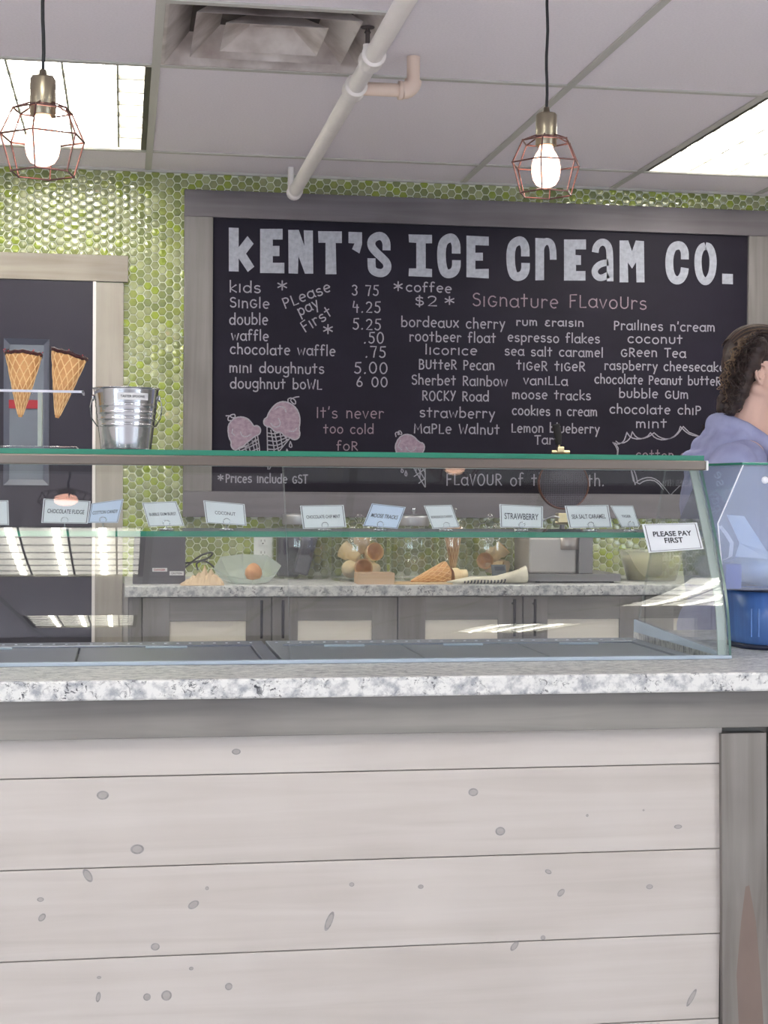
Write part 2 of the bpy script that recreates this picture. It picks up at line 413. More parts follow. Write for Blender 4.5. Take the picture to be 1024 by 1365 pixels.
for x, z in cells[:300]:
    k = random.choice([0, 0, 1, 2, 2, 3, 3, 4])+5*random.randrange(3)
    o = bpy.data.objects.new('hex_tile', ptm[k]); COL.objects.link(o); o.parent = wb; o.location = Vector((x, 0, z))-wb.location
rest = MB()
for x, z in cells[300:]: hexshape(rest, x, z, rr(), random.choice([0, 0, 1, 2, 2, 3, 3, 4]))
o = rest.build('hex_tile_field', HEX, wb, recalc=False); o['kind'] = 'stuff'
# fix orientation of the joined field
bm = bmesh.new(); bm.from_mesh(o.data); bmesh.ops.recalc_face_normals(bm, faces=bm.faces); bm.to_mesh(o.data); bm.free()

# side and rear walls with shop windows
def wallwin(name, axis, pos, thick, a0, a1, wins, m='wall_paint', sill=.35, head=2.35):
    b = MB(); cur = a0
    def bx(u0, u1, z0, z1):
        if axis == 'y': b.box((u0, pos, z0), (u1, pos+thick, z1))
        else: b.box((pos, u0, z0), (pos+thick, u1, z1))
    for (s, e) in wins:
        bx(cur, s, 0, ZC+.2); bx(s, e, 0, sill); bx(s, e, head, ZC+.2); cur = e
    bx(cur, a1, 0, ZC+.2)
    o = b.build(name, m); tag(o, kind='structure'); return o
REAR = [(-3.3, -1.5)]
LEFT = [(-4.6, -2.6), (-2.2, -.2)]
wallwin('wall_rear', 'y', YB-.12, .12, XL, XR, REAR, 'dark_wall')
wallwin('wall_left', 'x', XL-.12, .12, YB-.12, WY, LEFT)
wallwin('wall_right', 'x', XR, .12, YB-.12, WY, [(-4.6, -.6)], 'dark_wall')
wn = 0
def window(axis, pos, a0, a1, sill=.35, head=2.35):
    global wn; wn += 1
    def P(u, d, z): return (u, pos+d, z) if axis == 'y' else (pos+d, u, z)
    e = empty('window_%d' % wn, P((a0+a1)/2, 0, sill)); tag(e, kind='structure')
    f = MB(); t = .05
    for (u0, u1, z0, z1) in [(a0, a1, sill, sill+t), (a0, a1, head-t, head), (a0, a0+t, sill+t, head-t), (a1-t, a1, sill+t, head-t), ((a0+a1)/2-.02, (a0+a1)/2+.02, sill+t, head-t)]:
        f.box(P(u0, -.03, z0), P(u1, .03, z1))
    f.build('window_frame', 'dark_frame', e)
    mid = (a0+a1)/2
    MB().box(P(a0+t, -.004, sill+t), P(mid-.02, .004, head-t)).build('pane', 'window_glass', e)
    MB().box(P(mid+.02, -.004, sill+t), P(a1-t, .004, head-t)).build('pane', 'window_glass', e)
for s, e_ in REAR:
    window('y', YB-.06, s, e_); portal('window_portal', ((s+e_)/2, YB-.13, 1.35), (math.radians(90), 0, 0), e_-s, 2.0)
for s, e_ in LEFT:
    window('x', XL-.06, s, e_); portal('window_portal', (XL-.13, (s+e_)/2, 1.35), (math.radians(90), 0, math.radians(-90)), e_-s, 2.0)
window('x', XR+.06, -4.6, -.6); portal('window_portal', (XR+.13, -2.6, 1.35), (math.radians(90), 0, math.radians(90)), 4.0, 2.0)

# ceiling: T-bar grid and lay-in tiles
GX = [.085+.61*k for k in range(-7, 10)]; GY = [5.75-1.175*k for k in range(-1, 11)][::-1]; GY = [y for y in GY if y > YB]
GY = [YB]+[y for y in GY if y < WY]+[WY]; GXX = [XL]+[x for x in GX if XL+.05 < x < XR-.05]+[XR]
ce = MB().box((XL-.1, YB-.1, ZC+.16), (XR+.1, WY+.1, ZC+.2)).build('ceiling', 'wall_paint'); tag(ce, kind='structure')
DIFF = (.085, .695, 3.975, 4.575)
lightcells = []
for x0, x1 in [(-.525, .085), (1.915, 2.525), (-2.965, -2.355), (4.355, 4.965)]:
    for y0, y1 in [(4.575, 5.75), (1.05, 2.225), (-2.475, -1.3)]: lightcells.append((x0, x1, y0, y1))
bars = MB()
for x in GXX[1:-1]:
    segs = [(YB, WY)]
    bars_y0, bars_y1 = YB, WY
    bars.box((x-.012, YB, ZC-.002), (x+.012, WY, ZC+.03))
bars.build('grid_runner', 'tbar', ce)['kind'] = 'stuff'
bars = MB()
for y in GY[1:-1]:
    for a, b in zip(GXX, GXX[1:]): bars.box((a+.012, y-.012, ZC-.002), (b-.012, y+.012, ZC+.03))
bars.box((DIFF[0]+.012, DIFF[2]-.024, ZC-.002), (DIFF[1]-.012, DIFF[2], ZC+.03))
bars.box((XL, WY-.02, ZC-.006), (XR, WY, ZC+.02))
bars.build('grid_cross_bar', 'tbar', ce)['kind'] = 'stuff'
for a, b in zip(GXX, GXX[1:]):
    for c, d in zip(GY, GY[1:]):
        if any(abs(a-l[0]) < .02 and abs(c-l[2]) < .02 for l in lightcells): continue
        yy0, yy1 = c+.0122, d-.0122
        if abs(a-DIFF[0]) < .02 and abs(d-DIFF[3]) < .02: yy1 = DIFF[2]-.025
        if yy1-yy0 < .02: continue
        MB().box((a+.0122, yy0, ZC+.003), (b-.0122, yy1, ZC+.018)).build('ceiling_tile', 'ceiling_tile', ce)
# fluorescent troffers
def troffer(x0, x1, y0, y1):
    t = empty('fluorescent_light', ((x0+x1)/2, (y0+y1)/2, ZC))
    a = .0125; h = MB()
    X0, X1, Y0, Y1 = x0+a, x1-a, y0+a, y1-a; w_ = .018
    for q, mi_ in [(((X0, Y0), (X1, Y0+.006)), 1), (((X0, Y1-.006), (X1, Y1)), 1), (((X0, Y0+.006), (X0+w_, Y1-.006)), 0), (((X1-w_, Y0+.006), (X1, Y1-.006)), 0)]:
        h.box((q[0][0], q[0][1], ZC+.001), (q[1][0], q[1][1], ZC+.06), mi_)
    h.build('housing', ['dark_frame', 'louver'], t)
    MB().box((X0+w_, Y0+.006, ZC+.048), (X1-w_, Y1-.006, ZC+.055)).build('reflector_pan', 'troffer_lens', t)  # pan glow stands in for the tube light it reflects
    for k in (-1, 0, 1): MB().tube([((x0+x1)/2+.15*k, Y0+w_+.01, ZC+.033), ((x0+x1)/2+.15*k, Y1-w_-.01, ZC+.033)], .0127, 12).build('lamp_tube', 'tube_glow', t)
    lv = MB(); nx, ny = 3, 7
    for k in range(1, nx+1):
        x = X0+w_+(X1-X0-2*w_)*k/(nx+.5)
        lv.box((x-.0035, Y0+w_, ZC+.004), (x+.0035, Y1-w_, ZC+.018))
    for k in range(1, ny):
        y = Y0+w_+(Y1-Y0-2*w_)*k/ny
        lv.box((X0+w_, y-.004, ZC+.004), (X1-w_, y+.004, ZC+.018))
    lv.build('louver', 'louver', t)
    return t
lab = {0: 'bright fluorescent ceiling light at the upper left, behind the left pendant lamp', 3: 'bright fluorescent ceiling light at the upper right, above the corner of the menu board'}
for k, l in enumerate(lightcells):
    t = troffer(*l)
    if k in lab: tag(t, lab[k], 'ceiling light')
    elif k == 1: tag(t, 'fluorescent ceiling light outside the photo, reflected across the left front glass of the case', 'ceiling light')
    elif k == 4: tag(t, 'fluorescent ceiling light outside the photo, reflected low in the right front glass', 'ceiling light')
    else: tag(t, 'fluorescent ceiling light further back in the shop, outside the photo', 'ceiling light', 'ceiling lights out of the frame')
# air diffuser: nested flared square rings
x0, x1, y0, y1 = DIFF; x0 += .0125; x1 -= .0125; y0 += .001; y1 -= .0125
dfz = thing('air_vent', ((x0+x1)/2, (y0+y1)/2, ZC), 'square metal air diffuser with dusty nested louvers in the ceiling', 'air vent')
cxv, cyv = (x0+x1)/2, (y0+y1)/2; hw, hh = (x1-x0)/2, (y1-y0)/2
def sqring(s0, z0_, s1, z1_, t=.002):
    b = MB()
    def sq(s, z): return [(cxv-hw*s, cyv-hh*s, z), (cxv+hw*s, cyv-hh*s, z), (cxv+hw*s, cyv+hh*s, z), (cxv-hw*s, cyv+hh*s, z)]
    b.ring([sq(s0, z0_), sq(s1, z1_), sq(s1-.004, z1_+t), sq(s0-.004, z0_+t), sq(s0, z0_)], sm=False, cap0=False, cap1=False); return b
sqring(1.0, ZC, .97, ZC+.001).build('vent_rim', 'vent_metal', dfz)
sqring(.97, ZC+.001, .74, ZC+.075).build('vent_cone', 'vent_metal', dfz)
sqring(.73, ZC+.004, .46, ZC+.075).build('vent_cone', 'vent_metal', dfz)
b = sqring(.46, ZC+.004, .20, ZC+.055)
b.build('vent_cone', 'vent_metal', dfz)
MB().box((cxv-hw*.2, cyv-hh*.2, ZC+.054), (cxv+hw*.2, cyv+hh*.2, ZC+.057)).build('vent_plate', 'vent_metal', dfz)
b = MB().box((x0, y0, ZC+.08), (x1, y1, ZC+.085)); b.lathe([(.0, ZC+.078), (.15, ZC+.078), (.15, ZC+.0795), (0, ZC+.0795)], (cxv, cyv, 0), 24)
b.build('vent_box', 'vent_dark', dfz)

# sprinkler pipe along the ceiling
PZc = 2.436
pe = at(392, 257, 5.93); px_ = pe.x; PZc = pe.z
pip = thing('sprinkler_pipe', (px_, 5.9, PZc), 'white plastic sprinkler pipe running under the ceiling toward the menu wall', 'pipe')
b = MB().tube([(px_, 5.93, PZc), (px_, -3.2, PZc)], .0235, 20)
b.build('main_pipe', 'pvc', pip)
b = MB()
b.lathe([(0, .03), (.018, .026), (.027, .012), (.029, 0), (.029, -.05), (.0235, -.052)], (px_, 5.93, PZc), 20, ax=(0, 1, 0)); b.build('elbow', 'pvc', pip)
b = MB().tube([(px_-.012, 5.93, PZc), (px_-.012, 5.93, ZC+.001)], .012, 14); b.build('riser', 'pvc', pip)
def tee(u, v, r=.031, L=.035):
    p = atz(u, v, PZc); b = MB(); b.lathe([(.0236, -L-.004), (r, -L), (r+.001, -L+.004), (r, -L+.008), (r-.002, 0), (r, L-.008), (r+.001, L-.004), (r, L), (.0236, L+.004)], (px_, p.y, PZc), 20, ax=(0, 1, 0)); b.build('tee_joint', 'pvc', pip); return p
t1 = tee(481, 118); t2 = tee(507, 78)
q = atz(552, 120, PZc)
b = MB(); b.tube([(px_, t1.y, PZc), (q.x-.02, t1.y, PZc)], .0185, 16); b.build('branch_pipe', 'pvc_pink', pip)
b = MB(); arc = [(q.x-.03+.03*math.sin(a), t1.y, PZc+.03-.03*math.cos(a)) for a in [PI/2*k/6 for k in range(7)]]
b.tube(arc, .024, 16); b.lathe([(.019, 0), (.026, 0), (.026, .012), (.024, .012)], (q.x-.042, t1.y, PZc), 16, ax=(1, 0, 0)); b.build('elbow', 'pvc_pink', pip)
b = MB().tube([(q.x, t1.y, PZc+.02), (q.x, t1.y, ZC+.001)], .0185, 16); b.build('riser', 'pvc_pink', pip)
b = MB().tube([(px_-.012, t2.y, PZc+.03), (px_-.012, t2.y, PZc+.064)], .006, 8)
b.tube([(px_-.012, t2.y, PZc+.064), (px_-.012, t2.y, PZc+.075)], [.009, .004], 8)
b.lathe([(0, 0), (.018, .001), (.018, .003), (0, .004)], (px_-.012, t2.y, PZc+.076), 16)
sph = b.build('sprinkler_head', 'vent_dark', pip)
b = MB().tube([(px_-.012, t2.y, PZc), (px_-.012, t2.y, PZc+.034)], .012, 12); b.build('sprinkler_neck', 'pvc', pip)
b = MB().tube([(px_, -3.2, PZc), (px_, -3.2, ZC+.002)], .0235, 14); b.build('riser', 'pvc', pip)

# ---------------------------------------------------------------- door and its trim
dz1 = 2.122; DX0, DX1 = -1.02, -.119
de = empty('door_1', ((DX0+DX1)/2, WY-.02, 0)); tag(de, kind='structure')
p0 = at(10, 455, WY); p1 = at(64, 640, WY)
lx0, lx1, lz0, lz1 = p0.x-.012, at(66, 500, WY).x, p1.z-.02, at(30, 452, WY).z
b = MB(); yf = WY-.02; yb = WY-.001
for q in [(DX0, lx0, .01, dz1), (lx1, DX1, .01, dz1), (lx0, lx1, .01, lz0), (lx0, lx1, lz1, dz1)]: b.box((q[0], yf, q[2]), (q[1], yb, q[3]))
b.build('door_leaf', 'door_dark', de)
b = MB(); i_ = .022
o_ = [(lx0, lz0), (lx1, lz0), (lx1, lz1), (lx0, lz1)]; n_ = [(lx0+i_, lz0+i_), (lx1-i_, lz0+i_), (lx1-i_, lz1-i_), (lx0+i_, lz1-i_)]
for k in range(4):
    j = (k+1) % 4
    b.add([(o_[k][0], yf-.004, o_[k][1]), (o_[j][0], yf-.004, o_[j][1]), (n_[j][0], yf+.012, n_[j][1]), (n_[k][0], yf+.012, n_[k][1])], [(0, 1, 2, 3)], 0 if k else 1)
b.build('lite_frame', ['door_bevel', 'door_bevel'], de, recalc=False)
MB().box((lx0+i_-.003, yf+.011, lz0+i_), (lx1-i_+.003, yf+.016, lz1-i_)).build('door_lite', 'door_lite', de)
r0 = at(12, 533, WY); r1 = at(52, 545, WY)
MB().box((r0.x, yf+.008, r1.z), (r1.x, yf+.011, r0.z)).build('red_notice', 'red_strip', de)
# push lever
b = MB(); b.tube([(DX0+.07, yf-.0, 1.0), (DX0+.07, yf-.05, 1.0), (DX0+.17, yf-.05, 1.0)], .009, 10); b.lathe([(0, 0), (.028, 0), (.026, .008), (0, .008)], (DX0+.07, yf, 1.0), 20, ax=(0, -1, 0)); b.build('door_handle', 'steel_brushed', de)
b = MB().box((DX1+.0005, WY-.024, 0), (DX1+.012, WY-.001, dz1)); t_ = b.build('trim_1', 'jamb_white'); tag(t_, kind='structure')
b = MB().box((DX1+.0125, WY-.022, 0), (-.004, WY-.001, 2.118), bev=.001); t_ = b.build('trim_2', 'pale_trim'); tag(t_, kind='structure')
b = MB().box((-1.2, WY-.026, 2.1225), (.012, WY-.001, 2.222), bev=.0015); t_ = b.build('trim_3', 'pale_trim_x'); tag(t_, kind='structure')
b = MB().box((DX0-.115, WY-.022, 0), (DX0-.001, WY-.001, 2.118), bev=.001); t_ = b.build('trim_4', 'pale_trim'); tag(t_, kind='structure')
kn = at(158, 462, WY)
# wall outlet
oz1 = at(348, 708, WY).z; oz0 = oz1-.116; ox0, ox1 = at(338, 730, WY).x, at(362, 730, WY).x
oe = thing('wall_outlet', ((ox0+ox1)/2, WY-.009, oz0), 'white double power outlet on the green tile behind the frosted bowl', 'outlet')
oy = WY-.0093
MB().box((ox0, oy-.006, oz0), (ox1, oy, oz1), bev=.0015).build('cover_plate', 'white_plastic', oe)
for dz in (.03, .075):
    b = MB().box(((ox0+ox1)/2-.017, oy-.0085, oz0+dz-.013), ((ox0+ox1)/2+.017, oy-.006, oz0+dz+.016), bev=.001); s_ = b.build('socket', 'white_plastic', oe)
    b = MB()
    for dx in (-.007, .007): b.box(((ox0+ox1)/2+dx-.001, oy-.0089, oz0+dz), ((ox0+ox1)/2+dx+.001, oy-.0085, oz0+dz+.009))
    b.lathe([(0, .0001), (.0028, .0001), (.0028, .0004), (0, .0004)], ((ox0+ox1)/2, oy-.0085, oz0+dz-.006), 10, ax=(0, -1, 0))
    b.build('socket_slots', 'ink', s_)

# ================================================================ CHALKBOARD MENU
BY = WY-.03
def bp_(u, v): return at(u, v, BY)
bx0, bx1 = bp_(284, 290).x, bp_(997, 312).x; bz1, bz0 = bp_(284, 290).z, bp_(283, 655).z
mb_ = thing('menu_board', ((bx0+bx1)/2, WY-.02, bz0-.10), 'large black chalkboard menu in a grey wooden frame on the green tiled wall', 'menu board')
MB().box((bx0-.01, BY, bz0-.01), (bx1+.01, WY-.006, bz1+.01)).build('chalkboard', 'chalkboard', mb_)
fx0, fz1, fz0, fx1 = bp_(246, 253).x, bp_(246, 253).z, 1.235, bx1+.113
MB().box((fx0, WY-.045, bz1), (fx1, WY-.0085, fz1), bev=.0012).build('frame_board', 'frame_wood', mb_)
MB().box((fx0, WY-.045, fz0), (fx1, WY-.0085, bz0), bev=.0012).build('frame_board', 'frame_wood', mb_)
MB().box((fx0, WY-.0445, bz0+.0005), (bx0, WY-.0085, bz1-.0005), bev=.0012).build('frame_board', 'frame_wood_v', mb_)
MB().box((bx1, WY-.0445, bz0+.0005), (fx1, WY-.0085, bz1-.0005), bev=.0012).build('frame_board', 'frame_wood_v', mb_)

def A(cx, cy, rx, ry, a0, a1, n=9):
    return [(cx+rx*math.cos(math.radians(a0+(a1-a0)*i/n)), cy+ry*math.sin(math.radians(a0+(a1-a0)*i/n))) for i in range(n+1)]
H = .62
G = {
 'a': (.5, [A(.24, .3, .23, .3, 40, 330, 12), [(.46, H), (.46, .1), (.52, 0)]]),
 'b': (.5, [[(.05, 1), (.05, 0)], A(.25, .29, .22, .29, 150, -170, 12)]),
 'c': (.44, [A(.25, .3, .23, .31, 50, 310, 11)]),
 'd': (.52, [A(.24, .29, .22, .29, 30, 340, 12), [(.47, 1), (.47, 0)]]),
 'e': (.48, [[(.04, .32), (.44, .34)] + A(.25, .31, .21, .31, 10, 300, 11)]),
 'f': (.36, [A(.24, .82, .13, .17, 40, 180, 5)+[(.11, 0)], [(0, .55), (.3, .57)]]),
 'g': (.5, [A(.24, .32, .22, .28, 30, 340, 12), [(.46, .6), (.46, -.15)]+A(.26, -.17, .2, .16, 0, -150, 6)]),
 'h': (.46, [[(.05, 1), (.05, 0)], [(.05, .35)]+A(.23, .38, .17, .22, 160, 0, 6)+[(.41, 0)]]),
 'i': (.14, [[(.06, H+.06), (.06, 0)]]),
 'k': (.44, [[(.05, 1), (.05, 0)], [(.4, .62), (.06, .28), (.42, 0)]]),
 'l': (.14, [[(.06, 1), (.06, 0)]]),
 'm': (.66, [[(.04, H), (.05, 0)], [(.05, .4)]+A(.18, .42, .12, .18, 160, 0, 5)+[(.3, .05)], [(.31, .4)]+A(.45, .42, .13, .18, 160, 0, 5)+[(.6, 0)]]),
 'n': (.46, [[(.05, H), (.05, 0)], [(.05, .38)]+A(.23, .4, .17, .2, 160, 0, 6)+[(.41, 0)]]),
 'o': (.5, [A(.25, .31, .22, .31, 80, 440, 14)]),
 'p': (.5, [[(.05, H), (.05, -.32)], A(.25, .32, .21, .29, 150, -160, 12)]),
 'r': (.36, [[(.05, H), (.05, 0)], [(.05, .34)]+A(.22, .38, .16, .22, 160, 40, 5)]),
 's': (.42, [A(.22, .46, .17, .15, 40, 230, 6)+A(.21, .16, .18, .16, 70, -150, 7)]),
 't': (.4, [[(.18, .9), (.18, .04)], [(0, .6), (.36, .61)]]),
 'u': (.48, [[(.05, H), (.05, .22)]+A(.24, .2, .19, .2, 180, 360, 7)+[(.43, H)]]),
 'v': (.42, [[(.02, H), (.2, 0), (.4, H)]]),
 'w': (.64, [[(.02, H), (.16, 0), (.31, .5), (.46, 0), (.61, H)]]),
 'x': (.42, [[(.02, H), (.4, 0)], [(.4, H), (.02, 0)]]),
 'y': (.44, [[(.03, H), (.22, .12)], [(.42, H), (.12, -.34)]]),
 'B': (.5, [[(.06, .9), (.06, 0)], [(.06, .9)]+A(.22, .69, .18, .2, 80, -80, 6)+[(.06, .47)], [(.06, .47)]+A(.24, .24, .22, .24, 80, -80, 6)+[(.06, 0)]]),
 'C': (.5, [A(.28, .44, .25, .45, 50, 310, 11)]),
 'F': (.44, [[(.06, 0), (.06, .9), (.42, .92)], [(.06, .48), (.34, .5)]]),
 'G': (.52, [A(.27, .36, .24, .37, 50, 350, 11)+[(.3, .34)]]),
 'I': (.16, [[(.07, .9), (.07, 0)]]),
 'K': (.48, [[(.06, .9), (.06, 0)], [(.44, .9), (.07, .42), (.46, 0)]]),
 'L': (.42, [[(.06, .85), (.06, 0), (.4, .02)]]),
 'M': (.66, [[(.04, 0), (.08, .88), (.32, .3), (.56, .88), (.62, 0)]]),
 'O': (.56, [A(.28, .44, .25, .45, 80, 440, 14)]),
 'P': (.46, [[(.06, .86), (.06, 0)], [(.06, .86)]+A(.22, .64, .2, .22, 80, -80, 7)+[(.06, .42)]]),
 'R': (.5, [[(.06, .86), (.06, 0)], [(.06, .86)]+A(.22, .65, .2, .21, 80, -80, 7)+[(.06, .44)], [(.18, .42), (.47, 0)]]),
 'S': (.46, [A(.24, .68, .19, .2, 40, 240, 7)+A(.23, .24, .21, .24, 75, -150, 8)]),
 'T': (.5, [[(.25, .88), (.25, 0)], [(0, .88), (.5, .9)]]),
 'U': (.52, [[(.05, .8), (.05, .25)]+A(.26, .24, .21, .24, 180, 360, 7)+[(.47, .8)]]),
 'V': (.44, [[(.02, .88), (.22, 0), (.42, .88)]]),
 'W': (.7, [[(.02, .9), (.18, 0), (.35, .6), (.5, 0), (.68, .9)]]),
 'Y': (.46, [[(.03, .9), (.22, .42)], [(.44, .9), (.12, 0)]]),
 'E': (.46, [[(.42, .88), (.07, .88), (.07, .02), (.44, .02)], [(.07, .46), (.38, .47)]]),
 '0': (.54, [A(.26, .48, .22, .48, 80, 440, 16)]),
 '2': (.5, [A(.24, .72, .19, .22, 160, 0, 6)+[(.38, .5), (.06, .03), (.46, .04)]]),
 '3': (.48, [A(.22, .72, .18, .2, 150, -70, 7)+A(.22, .25, .2, .26, 70, -150, 8)]),
 '4': (.5, [[(.12, .95), (.04, .42), (.44, .42)], [(.34, .66), (.34, -.02)]]),
 '5': (.48, [[(.44, .95), (.12, .93), (.1, .56)]+A(.21, .3, .21, .3, 110, -140, 9)]),
 '6': (.5, [[(.3, .97), (.12, .6)]+A(.24, .27, .19, .26, 160, 520, 12)]),
 '7': (.46, [[(.02, .94), (.42, .94), (.3, .5), (.24, 0)]]),
 '.': (.2, [[(.06, .0), (.1, .05)]]),
 "'": (.14, [[(.08, .95), (.05, .72)]]),
 '*': (.5, [[(.24, .85), (.24, .15)], [(.02, .66), (.46, .34)], [(.02, .34), (.46, .68)]]),
 '$': (.46, [A(.24, .64, .18, .17, 40, 240, 7)+A(.23, .28, .19, .2, 75, -150, 8), [(.23, .98), (.23, -.08)]]),
 '&': (.5, [A(.28, .50, .17, .15, 50, 265, 7)+A(.27, .17, .21, .18, 85, 320, 8)]),
 ' ': (.36, []),
}
def ribbon(mb, pts, wd, mi=0, ext=.35):
    """flat chalk stroke along 3D points lying in the board plane"""
    pts = [Vector(p) for p in pts]; L = []; Rr = []
    for i, p in enumerate(pts):
        a = pts[max(i-1, 0)]; b = pts[min(i+1, len(pts)-1)]
        t = (b-a); t = t.normalized() if t.length > 1e-8 else Vector((1, 0, 0)); n = Vector((-t.z, 0, t.x))
        e = Vector()
        if i == 0: e = -t*wd*ext
        if i == len(pts)-1: e = t*wd*ext
        L.append(p+n*wd/2+e); Rr.append(p-n*wd/2+e)
    o = len(mb.v); mb.v += L+Rr; n_ = len(pts)
    for i in range(n_-1): mb.face((o+i, o+i+1, o+n_+i+1, o+n_+i), mi)
SCL = (BY)/F
def chalk_line(s, u0, v0, u1, v1, h, mt='chalk', wd=1.75, name='chalk_lettering'):
    p0, p1 = bp_(u0, v0), bp_(u1, v1); p0.y = p1.y = BY-.0007
    d = p1-p0; L = d.length; ex = d.normalized(); ey = Vector((-ex.z, 0, ex.x)); hh_ = h*SCL*1.01
    tot = sum(G[c][0]+.14 for c in s)-.14; k = L/tot
    mb = MB(); x = 0
    for c in s:
        w_, st = G[c]; jy = random.uniform(-.035, .035)
        for q in st: ribbon(mb, [p0+ex*((x+a)*k)+ey*((b+jy)*hh_) for a, b in q], wd*SCL)
        x += w_+.14
    o = mb.build(name, mt, mb_, recalc=False); o['kind'] = 'stuff'; return o
def hl(s, u0, u1, v, h=14, **k):
    """a level line: the far end's pixel row follows the board's own level"""
    sl = .031-(v-300)*6.8e-5; return chalk_line(s, u0, v, u1, v+sl*(u1-u0), h, **k)
for a in [('kids', 306, 347.5, 389, 15), ('SinGle', 306.5, 359, 409.5, 14), ('double', 306, 357, 432, 15), ('waffle', 308.5, 358, 453, 14),
          ('chocolate waffle', 307, 447, 471.5, 14), ('mini doughnuts', 306, 432, 496, 14), ('doughnut boWL', 307, 429, 517, 14),
          ('3 75', 469, 505, 393, 14), ('4.25', 470, 507.5, 416, 15), ('5.25', 470, 508, 439, 15), ('.50', 485, 512, 457, 15), ('.75', 487, 514.5, 476, 15),
          ('5.00', 472, 517, 497, 15), ('6 00', 475, 517, 515, 13),
          ('coffee', 541.5, 602, 388.5, 13), ('$2', 553, 583, 407.5, 14),
          ('bordeaux cherry', 535, 673, 435, 14), ('rootbeer float', 546, 661, 454.5, 14), ('licorice', 567, 636, 472, 13), ('BUtteR Pecan', 558.5, 659, 491.5, 14),
          ('Sherbet Rainbow', 549, 676.5, 512.5, 14), ('ROCKY Road', 563, 651.5, 533.5, 14), ('strawberry', 559.5, 659.5, 556, 14), ('MaPLe Walnut', 552, 666, 577.5, 14),
          ('rum &raisin', 688.5, 778, 433.5, 11), ('espresso flakes', 677, 799.5, 455, 13), ('sea salt caramel', 673, 804, 473.5, 13), ('tiGeR tiGeR', 689, 780, 493, 14),
          ('vaniLLa', 698, 756.5, 512.5, 13), ('moose tracks', 683, 787.5, 531.5, 13), ('cookies n cream', 683, 796, 553, 13), ('Lemon blueberry', 682, 799, 576, 13), ('Tart', 713, 746, 592, 13),
          ("Prailines n'cream", 818.5, 953, 439, 13), ('coconut', 837, 910, 457, 13), ('GReen Tea', 828, 914, 475, 13), ('raspberry cheesecake', 806, 966, 492.5, 13),
          ('chocolate Peanut butteR', 793, 961, 511, 13), ('bubble GUm', 825.5, 917.5, 530, 13), ('chocolate chiP', 813, 934.5, 551, 13), ('mint', 848, 889, 570, 13)]: hl(*a)
for a in [("It's never", 422, 511.5, 556.5, 15), ('too cold', 431.5, 498, 577.5, 13), ('foR', 449, 477, 600, 13), ('cotton candy', 848, 950, 613, 15), ('ice cream', 431, 500, 622, 13)]: hl(*a, mt='chalk_pink', wd=1.5)
hl('SiGnature', 630, 744, 407.5, 19, mt='chalk_pink'); hl('FLavoUrs', 759, 862, 409.5, 19, mt='chalk_pink')
hl('Prices include GST', 301, 410, 643, 12); hl('FLaVOUR of the month.', 595, 806, 646.5, 17)
hl('*', 370, 383, 389, 17); hl('*', 431, 444, 447, 17); hl('*', 525, 537, 390, 17); hl('*', 593, 606, 407.5, 15); hl('*', 290.5, 298, 642.5, 11)
chalk_line('PLease', 380, 411, 442, 388, 15); chalk_line('pay', 400, 421, 426, 409, 15); chalk_line('First', 407, 443, 444, 420, 15)

# block title letters
def zpoly(pts, o, s):
    return [(o[0]+x/s, o[1]+y/s) for x, y in pts]
def title(shapes):
    mb = MB()
    for kind, *r in shapes:
        if kind == 'p':
            pts = [bp_(*q) for q in r[0]]
            for p in pts: p.y = BY-.0009
            mb.add(pts, tessellate_polygon([[Vector((p.x, p.z, 0)) for p in pts]]))
        else:
            pts = [bp_(*q) for q in r[0]]
            for p in pts: p.y = BY-.0013
            # smooth centre line
            for _ in range(2):
                n = [pts[0]]
                for a, b in zip(pts, pts[1:]): n += [a*.75+b*.25, a*.25+b*.75]
                pts = n+[pts[-1]]
            ribbon(mb, pts, r[1]*SCL, ext=0)
    mb.build('title_letter', 'chalk_title', mb_, recalc=False)
a4, s4 = (280, 280), 4.267; a5, s5 = (440, 300), 3.2; a6, s6 = (660, 300), 3.012
title([('p', zpoly([(107, 100), (163, 102), (163, 212), (213, 148), (248, 192), (205, 248), (252, 322), (215, 352), (163, 275), (163, 350), (107, 348)], a4, s4))])
title([('p', zpoly([(285, 107), (413, 107), (413, 168), (357, 168), (357, 204), (395, 204), (395, 262), (357, 262), (357, 300), (423, 300), (423, 360), (285, 358)], a4, s4))])
title([('p', zpoly([(445, 113), (505, 113), (537, 205), (533, 115), (585, 117), (587, 362), (540, 362), (503, 262), (500, 362), (447, 360)], a4, s4))])
title([('p', zpoly([(615, 120), (750, 122), (750, 188), (715, 188), (719, 365), (657, 365), (657, 186), (617, 186)], a4, s4))])
title([('p', zpoly([(788, 124), (865, 127), (865, 195), (850, 247), (808, 222), (822, 190), (788, 188)], a4, s4))])
title([('s', zpoly([(241, 108), (241, 70), (222, 46), (196, 48), (176, 66), (176, 92), (196, 116), (222, 140), (244, 162), (245, 188), (226, 206), (200, 204), (180, 192), (177, 168), (177, 142)], a5, s5), 11)])
title([('p', zpoly([(335, 40), (435, 42), (435, 78), (408, 78), (408, 185), (435, 188), (435, 222), (335, 218), (337, 185), (368, 185), (368, 76), (337, 74)], a5, s5))])
def Cee(dx, dy): return [('s', zpoly([(x+dx, y+dy) for x, y in [(538, 122), (538, 80), (524, 55), (506, 55), (484, 70), (476, 100), (475, 132), (478, 172), (488, 204), (508, 210), (530, 200), (539, 178), (539, 150)]], a5, s5), 12)]
title(Cee(0, 0))
def Eee(o, s, dx, dy): return [('p', zpoly([(x+dx, y+dy) for x, y in [(582, 45), (677, 50), (677, 88), (620, 86), (620, 118), (652, 118), (652, 152), (620, 152), (620, 188), (677, 187), (677, 228), (582, 222)]], o, s))]
title(Eee(a5, s5, 0, 0)); title(Cee(295, 12))
